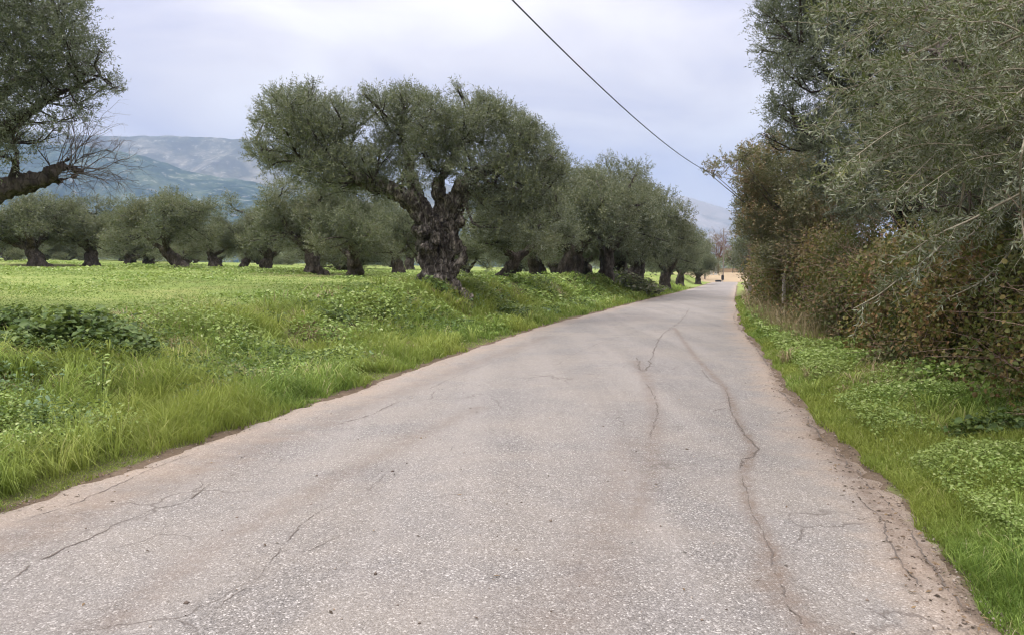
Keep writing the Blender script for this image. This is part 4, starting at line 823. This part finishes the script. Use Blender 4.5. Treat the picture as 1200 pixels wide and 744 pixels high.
# dry straw: right verge before the bend, patches on the bank, sparse long stalks
x, y, r = scatter(120000, 5, 48, -50, 50); tl, tr = zones(x, y); pb = fbm(x * .35 + 20, y * .35, 3)
zr_ = (tr > hedge_off(y) * .3) & (tr < hedge_off(y) + .5) & (y > 15) & (y < 42); zl_ = (tl > 1.3) & (tl < 4) & (pb > .56) & (rng.random(len(x)) < .35); zs = ((tl > .8) & (tl < 6) | (tr > .6) & (tr < hedge_off(y))) & (rng.random(len(x)) < .04)
ok = zr_ | zl_ | zs; x, y, r = x[ok], y[ok], r[ok]; h = np.where(zr_[ok], rng.uniform(.25, .85, ok.sum()), rng.uniform(.18, .42, ok.sum()))
blades(put(x, y), h, np.clip(r * .0007, .003, .03), .8, 'dry_grass', M_dry, 'dry straw-coloured grass in patches on both verges')
print('dry', len(x))
# tussocks of long arching blades
def tufts(nt, a0, a1, r0, r1, cond, hr, name, mat, label):
    x, y, r = scatter(nt, r0, r1, a0, a1); tl, tr = zones(x, y); ok = cond(x, y, tl, tr); x, y, r = x[ok], y[ok], r[ok]; m_ = len(x); hh = rng.uniform(*hr, m_); per = 46
    k_ = np.repeat(np.arange(m_), per); ang = rng.uniform(0, 6.283, len(k_)); rr_ = rng.random(len(k_)) ** .7 * .30 * hh[k_]; X_ = x[k_] + np.cos(ang) * rr_; Y_ = y[k_] + np.sin(ang) * rr_
    P = put(X_, Y_); n = len(P); h = hh[k_] * rng.uniform(.45, 1.15, n); out_ = np.stack([np.cos(ang), np.sin(ang), np.zeros(n)], 1); sd_ = np.stack([-np.sin(ang), np.cos(ang), np.zeros(n)], 1); w_ = (np.clip(r[k_] * .0009, .0045, .03) * rng.uniform(.7, 1.3, n))[:, None]
    h = h[:, None]; le = rng.uniform(.3, 1.3, n)[:, None]; up = np.array([0, 0, 1.])
    p1 = P + up * h * .5 + out_ * h * le * .18; p2 = P + up * h * (.85 - .12 * le) + out_ * h * le * .55; p3 = P + up * h * (.95 - .55 * le) + out_ * h * le * 1.1
    V = np.stack([P - sd_ * w_ * .5, P + sd_ * w_ * .5, p1 + sd_ * w_ * .5, p1 - sd_ * w_ * .5, p2 + sd_ * w_ * .35, p2 - sd_ * w_ * .35, p3], 1).reshape(-1, 3); i = np.arange(n)[:, None] * 7
    tone = rng.random(m_)[k_]; vv = np.clip(tone * .6 + rng.random(n) * .4, 0, 1); print(name, m_)
    return tag(mesh_np(name, V, [np.concatenate([i + [[0, 1, 2, 3]], i + [[3, 2, 4, 5]]]), i + np.array([[5, 4, 6]])], mat, var=np.concatenate([vv, vv, vv])), label, kind='stuff')
tufts(5200, -58, 15, 5, 55, lambda x, y, tl, tr: (tl > .25) & (tl < 4.4) & (fbm(x * .9 + 2, y * .9 + 9, 3) > .43), (.16, .48), 'grass_tussocks', M_grass, 'arching tussocks of long grass on the bank')
tufts(1300, 8, 52, 3.4, 40, lambda x, y, tl, tr: (tr > .15) & (tr < hedge_off(y) + .3) & (fbm(x * .8 + 12, y * .8 + 9, 3) > .45), (.12, .30), 'grass_tussocks', M_grass, 'arching tussocks of grass along the foot of the right hedge')
tufts(2300, -58, 50, 4.5, 45, lambda x, y, tl, tr: ((tl > .7) & (tl < 5) | (tr > .1) & (tr < hedge_off(y)) & (y > 9)) & (fbm(x * .5 + 42, y * .5 + 19, 3) > .5), (.15, .36), 'dry_tussocks', M_dry, 'bleached dry grass tussocks scattered over both verges')
# broad-leaved ground weeds
def weeds(x, y, r, hmax, leaf, mat, name, label, flat=.8):
    n = len(x); P = put(x, y); P[:, 2] += rng.random(n) ** .7 * hmax; a = rng.uniform(0, 2 * np.pi, n); d = unit(np.stack([np.cos(a), np.sin(a), rng.normal(size=n) * .35], 1)); nr = unit(np.stack([rng.normal(size=n) * .4, rng.normal(size=n) * .4, np.full(n, flat)], 1))
    ll = leaf * rng.uniform(.5, 1.4, n); V, Q = leaf_geo6(P, d, nr, ll, ll * rng.uniform(.55, .85, n)); vv = rng.random(n); return tag(mesh_np(name, V, [Q], mat, var=np.concatenate([vv, vv])), label, kind='stuff')
x, y, r = scatter(620000, 4.5, 60, -60, 20); tl, tr = zones(x, y); cl = fbm(x * .6 + 31, y * .6 + 5, 4); ok = (tl > .35) & (tl < 7.5) & (rng.random(len(x)) < np.interp(cl, [.40, .56], [.08, 1.0]) * np.interp(tl, [.35, 1.4, 3.8, 7.5], [.25, 1, .8, .06])); x, y, r, cl = x[ok], y[ok], r[ok], cl[ok]
weeds(x, y, r, np.interp(cl, [.40, .62], [.08, .46]) * np.interp((xl(y) - x) * .965, [2.8, 5], [1, .25]), np.clip(r * .0042, .028, .13), M_weed, 'bank_weeds', 'low leafy weeds covering the bank left of the road'); print('weeds', len(x))
x, y, r = scatter(170000, 12, 75, -60, 12); tl, tr = zones(x, y); cl = fbm(x * .35 + 61, y * .35 + 25, 4); ok = (tl > 4.2) & (rng.random(len(x)) < np.interp(cl, [.44, .6], [.03, .9])); x, y, r, cl = x[ok], y[ok], r[ok], cl[ok]
weeds(x, y, r, np.interp(cl, [.4, .62], [.03, .13]), np.clip(r * .0030, .035, .13), M_weed, 'field_clover', 'patches of low clover in the field under the olives'); print('clover', len(x))
for q_, (nn, sc_, ox, th, hm, lf, mt, nm, lb) in enumerate([(240000, .75, 71, .50, .42, .0042, M_weed_dark, 'nettle_bed', 'dark green nettle beds spread over the bank'), (120000, .8, 93, .52, .30, .0046, M_weed_pale, 'pale_weeds', 'pale soft-leaved weeds in patches on the bank')]):
    x, y, r = scatter(nn, 4.5, 60, -60, 20); tl, tr = zones(x, y); cl = fbm(x * sc_ + ox, y * sc_ + 5, 4); ok = (tl > .7) & (tl < 4.6) & (cl > th) & (rng.random(len(x)) < (cl - th) * 12); x, y, r, cl = x[ok], y[ok], r[ok], cl[ok]
    weeds(x, y, r, np.interp(cl, [th, th + .12], [.1, hm]) * np.interp((xl(y) - x) * .965, [2.8, 4.6], [1, .4]), np.clip(r * lf, .03, .15), mt, nm, lb); print(nm, len(x))
x, y, r = scatter(620000, 3.2, 40, 8, 52); tl, tr = zones(x, y); cl = fbm(x * 1.1 + 1, y * 1.1 + 15, 4); ok = (tr > .25) & (tr < hedge_off(y) + .5) & (rng.random(len(x)) < np.interp(cl + tr * .10 - .05 * (y > 9) + .16 * (y < 6), [.46, .64], [.08, .9])); x, y, r, cl = x[ok], y[ok], r[ok], cl[ok]
weeds(x, y, r, np.interp(cl, [.4, .7], [.08, .28]), np.clip(r * .0036, .018, .1), M_weed, 'verge_weeds', 'leafy green weeds at the foot of the right hedge'); print('rweeds', len(x))

# single plants one can point at
def plant(px, py, yd, n, rad, hgt, leaf, mat, label, name='leafy_plant', stems=True, wr=.8):
    b_ = at(px, py, yd); b_[2] = H1(b_[0], b_[1]); root = empty(name, b_, label, 'plant'); m_ = max(6, n // 14); T = Tubes(); P = []
    for i in range(m_):
        a = rng.uniform(0, 6.28); rr = rad * rng.random() ** .6; tip = np.array([math.cos(a) * rr, math.sin(a) * rr * .7, hgt * (1 - .5 * (rr / rad) ** 2) * rng.uniform(.6, 1.05)]); zt = H1(b_[0] + tip[0], b_[1] + tip[1]) - b_[2]; tip[2] += zt
        c = curve([np.array([tip[0] * .5, tip[1] * .5, zt * .5 - .03]), tip * [.8, .8, .6], tip], 6); T.add(c, np.linspace(.005, .002, 6), 4); P.append(c)
    T.build('stems', M_weed_dark, root); P = np.array(P); k_ = rng.integers(0, m_, n); j = rng.integers(2, 6, n); pos = P[k_, j] + rng.normal(size=(n, 3)) * [.05, .05, .025] * leaf / .07; a = rng.uniform(0, 6.28, n)
    d = unit(np.stack([np.cos(a), np.sin(a), rng.normal(size=n) * .3 - .1], 1)); nr = unit(np.stack([rng.normal(size=n) * .35, rng.normal(size=n) * .35 - .2, np.ones(n)], 1)); ll = leaf * rng.uniform(.6, 1.3, n); V, Q = leaf_geo6(pos, d, nr, ll, ll * wr); vv = rng.random(n)
    mesh_np('leaves', V, [Q], mat, root, var=np.concatenate([vv, vv])); return root
plant(95, 425, 9.6, 2600, 1.0, .60, .095, M_weed_dark, 'large dark glossy-leaved clump in the grass at the far left', 'bramble_clump')
plant(22, 392, 11.5, 1100, .9, .42, .10, M_weed_dark, 'low dark leafy sprawl behind the large dark clump', 'bramble_clump')
plant(118, 500, 7.3, 46, .22, .20, .10, M_weed_pale, 'pale plant with round soft leaves near the left verge', wr=1.0)
plant(228, 478, 8.3, 40, .2, .18, .12, M_weed_pale, 'small broad-leaved plant left of the road bank foot', wr=.6)
plant(285, 378, 14.5, 700, .8, .32, .085, M_weed_dark, 'dark weed patch on the crest of the bank', 'weed_clump')
plant(505, 362, 22.2, 420, .7, .45, .11, M_weed_dark, 'dark nettle clump at the foot of the giant olive', 'nettle_clump')
plant(1120, 470, 9.0, 700, .7, .34, .075, M_weed, 'bright green nettle clump at the foot of the right hedge', 'nettle_clump')
plant(1175, 540, 6.6, 500, .5, .26, .065, M_weed_dark, 'dark leafy clump under the hedge near the right edge', 'nettle_clump')
plant(742, 330, 47.5, 700, 1.8, 1.5, .22, M_olive_far, 'scrubby shoots around the trunk above the road bend', 'scrub_clump')
plant(845, 372, 1, 2, .01, .01, .01, M_weed, 'x') if False else None
plant(118, 478, 8.0, 70, .10, .62, .07, M_weed, 'tall upright weed standing above the near left verge', 'tall_weed', wr=.45)
plant(60, 505, 6.9, 90, .22, .5, .07, M_weed_pale, 'tall pale-leaved weed nearest the left edge of the picture', 'tall_weed', wr=.4)
plant(262, 430, 10.6, 110, .25, .5, .07, M_weed, 'tall leafy weed on the bank left of the straw patch', 'tall_weed', wr=.5)
plant(330, 420, 12.0, 260, .5, .36, .08, M_weed_dark, 'dark leafy weed patch low on the bank', 'weed_clump')
plant(400, 392, 15.5, 420, .7, .36, .09, M_weed_dark, 'dark leafy weed patch on the bank left of the giant olive', 'weed_clump')
plant(600, 362, 24.0, 420, .8, .45, .11, M_weed_dark, 'dark weeds on the bank just right of the giant olive', 'weed_clump')
plant(1010, 420, 13.2, 420, .5, .38, .075, M_weed, 'nettle clump where the hedge bulges towards the road', 'nettle_clump')
# stray litter and pebbles on the road edges
x, y, r = scatter(26000, 3, 35); tl, tr = zones(x, y); ok = ((tr > -.38) & (tr < .15) & (rng.random(len(x)) < .8)) | ((tl > -.25) & (tl < .12) & (rng.random(len(x)) < .5)) | ((tr < 0) & (tl < 0) & (rng.random(len(x)) < .012)); x, y, r = x[ok], y[ok], r[ok]; n = len(x)
P = np.stack([x, y, np.maximum(height(x, y), road_height(x, y)) + .006], 1); a = rng.uniform(0, 6.28, n); d = np.stack([np.cos(a), np.sin(a), rng.normal(size=n) * .1], 1); nr = unit(np.stack([rng.normal(size=n) * .3, rng.normal(size=n) * .3, np.ones(n)], 1)); ll = np.clip(rng.uniform(.012, .045, n), r * .0012, 1); V, Q = leaf_geo(P, unit(d), nr, ll, ll * .35); tag(mesh_np('fallen_leaves', V, [Q], M_litter, var=rng.random(n)), 'small fallen leaves and crumbs along the road edges', kind='stuff')
x, y, r = scatter(90000, 3, 32); tl, tr = zones(x, y); q_ = rng.random(len(x)); ok = ((tr > -.5) & (tr < .22) & (q_ < np.exp(-((tr + .02) / .16) ** 2) * .9)) | ((tl > -.4) & (tl < .2) & (q_ < np.exp(-(tl / .12) ** 2) * .55)) | ((tr < 0) & (tl < 0) & (q_ < .006)); x, y, r = x[ok], y[ok], r[ok]; n = len(x); sz = (np.clip(rng.lognormal(-5.2, .45, n), .003, .015) + r * .0002)[:, None, None]
oc = np.array([[1, 0, 0], [0, 1, 0], [-1, 0, 0], [0, -1, 0], [0, 0, .7], [0, 0, -.7]]); ga = rng.uniform(0, 6.28, n); cg, sg = np.cos(ga)[:, None], np.sin(ga)[:, None]; O6 = oc[None] * rng.uniform(.6, 1.25, (n, 6, 1)) * rng.uniform(.7, 1.2, (n, 1, 3)); O6 = np.stack([O6[..., 0] * cg - O6[..., 1] * sg, O6[..., 0] * sg + O6[..., 1] * cg, O6[..., 2]], -1) * sz
V = (O6 + np.stack([x, y, np.maximum(height(x, y), np.where((tl[ok] < 0) & (tr[ok] < 0), road_height(x, y), -1)) + .002], 1)[:, None]).reshape(-1, 3); fc = np.array([[0, 1, 4], [1, 2, 4], [2, 3, 4], [3, 0, 4], [1, 0, 5], [2, 1, 5], [3, 2, 5], [0, 3, 5]]); Tr = (np.arange(n)[:, None, None] * 6 + fc[None]).reshape(-1, 3)
tag(mesh_np('gravel', V, [Tr], leaf_mat('gravel_stone', [(0, (.07, .055, .045)), (.5, (.20, .16, .13)), (1, (.34, .30, .26))], trans=0, rough=.9, spec=.2), var=np.repeat(rng.random(n), 8)), 'loose grit and crumbled asphalt along the road edges', kind='stuff'); print('gravel', n)
for ob in bpy.data.objects:
    if ob.get('label') == 'x': print('UNUSED PROTO', ob.name)
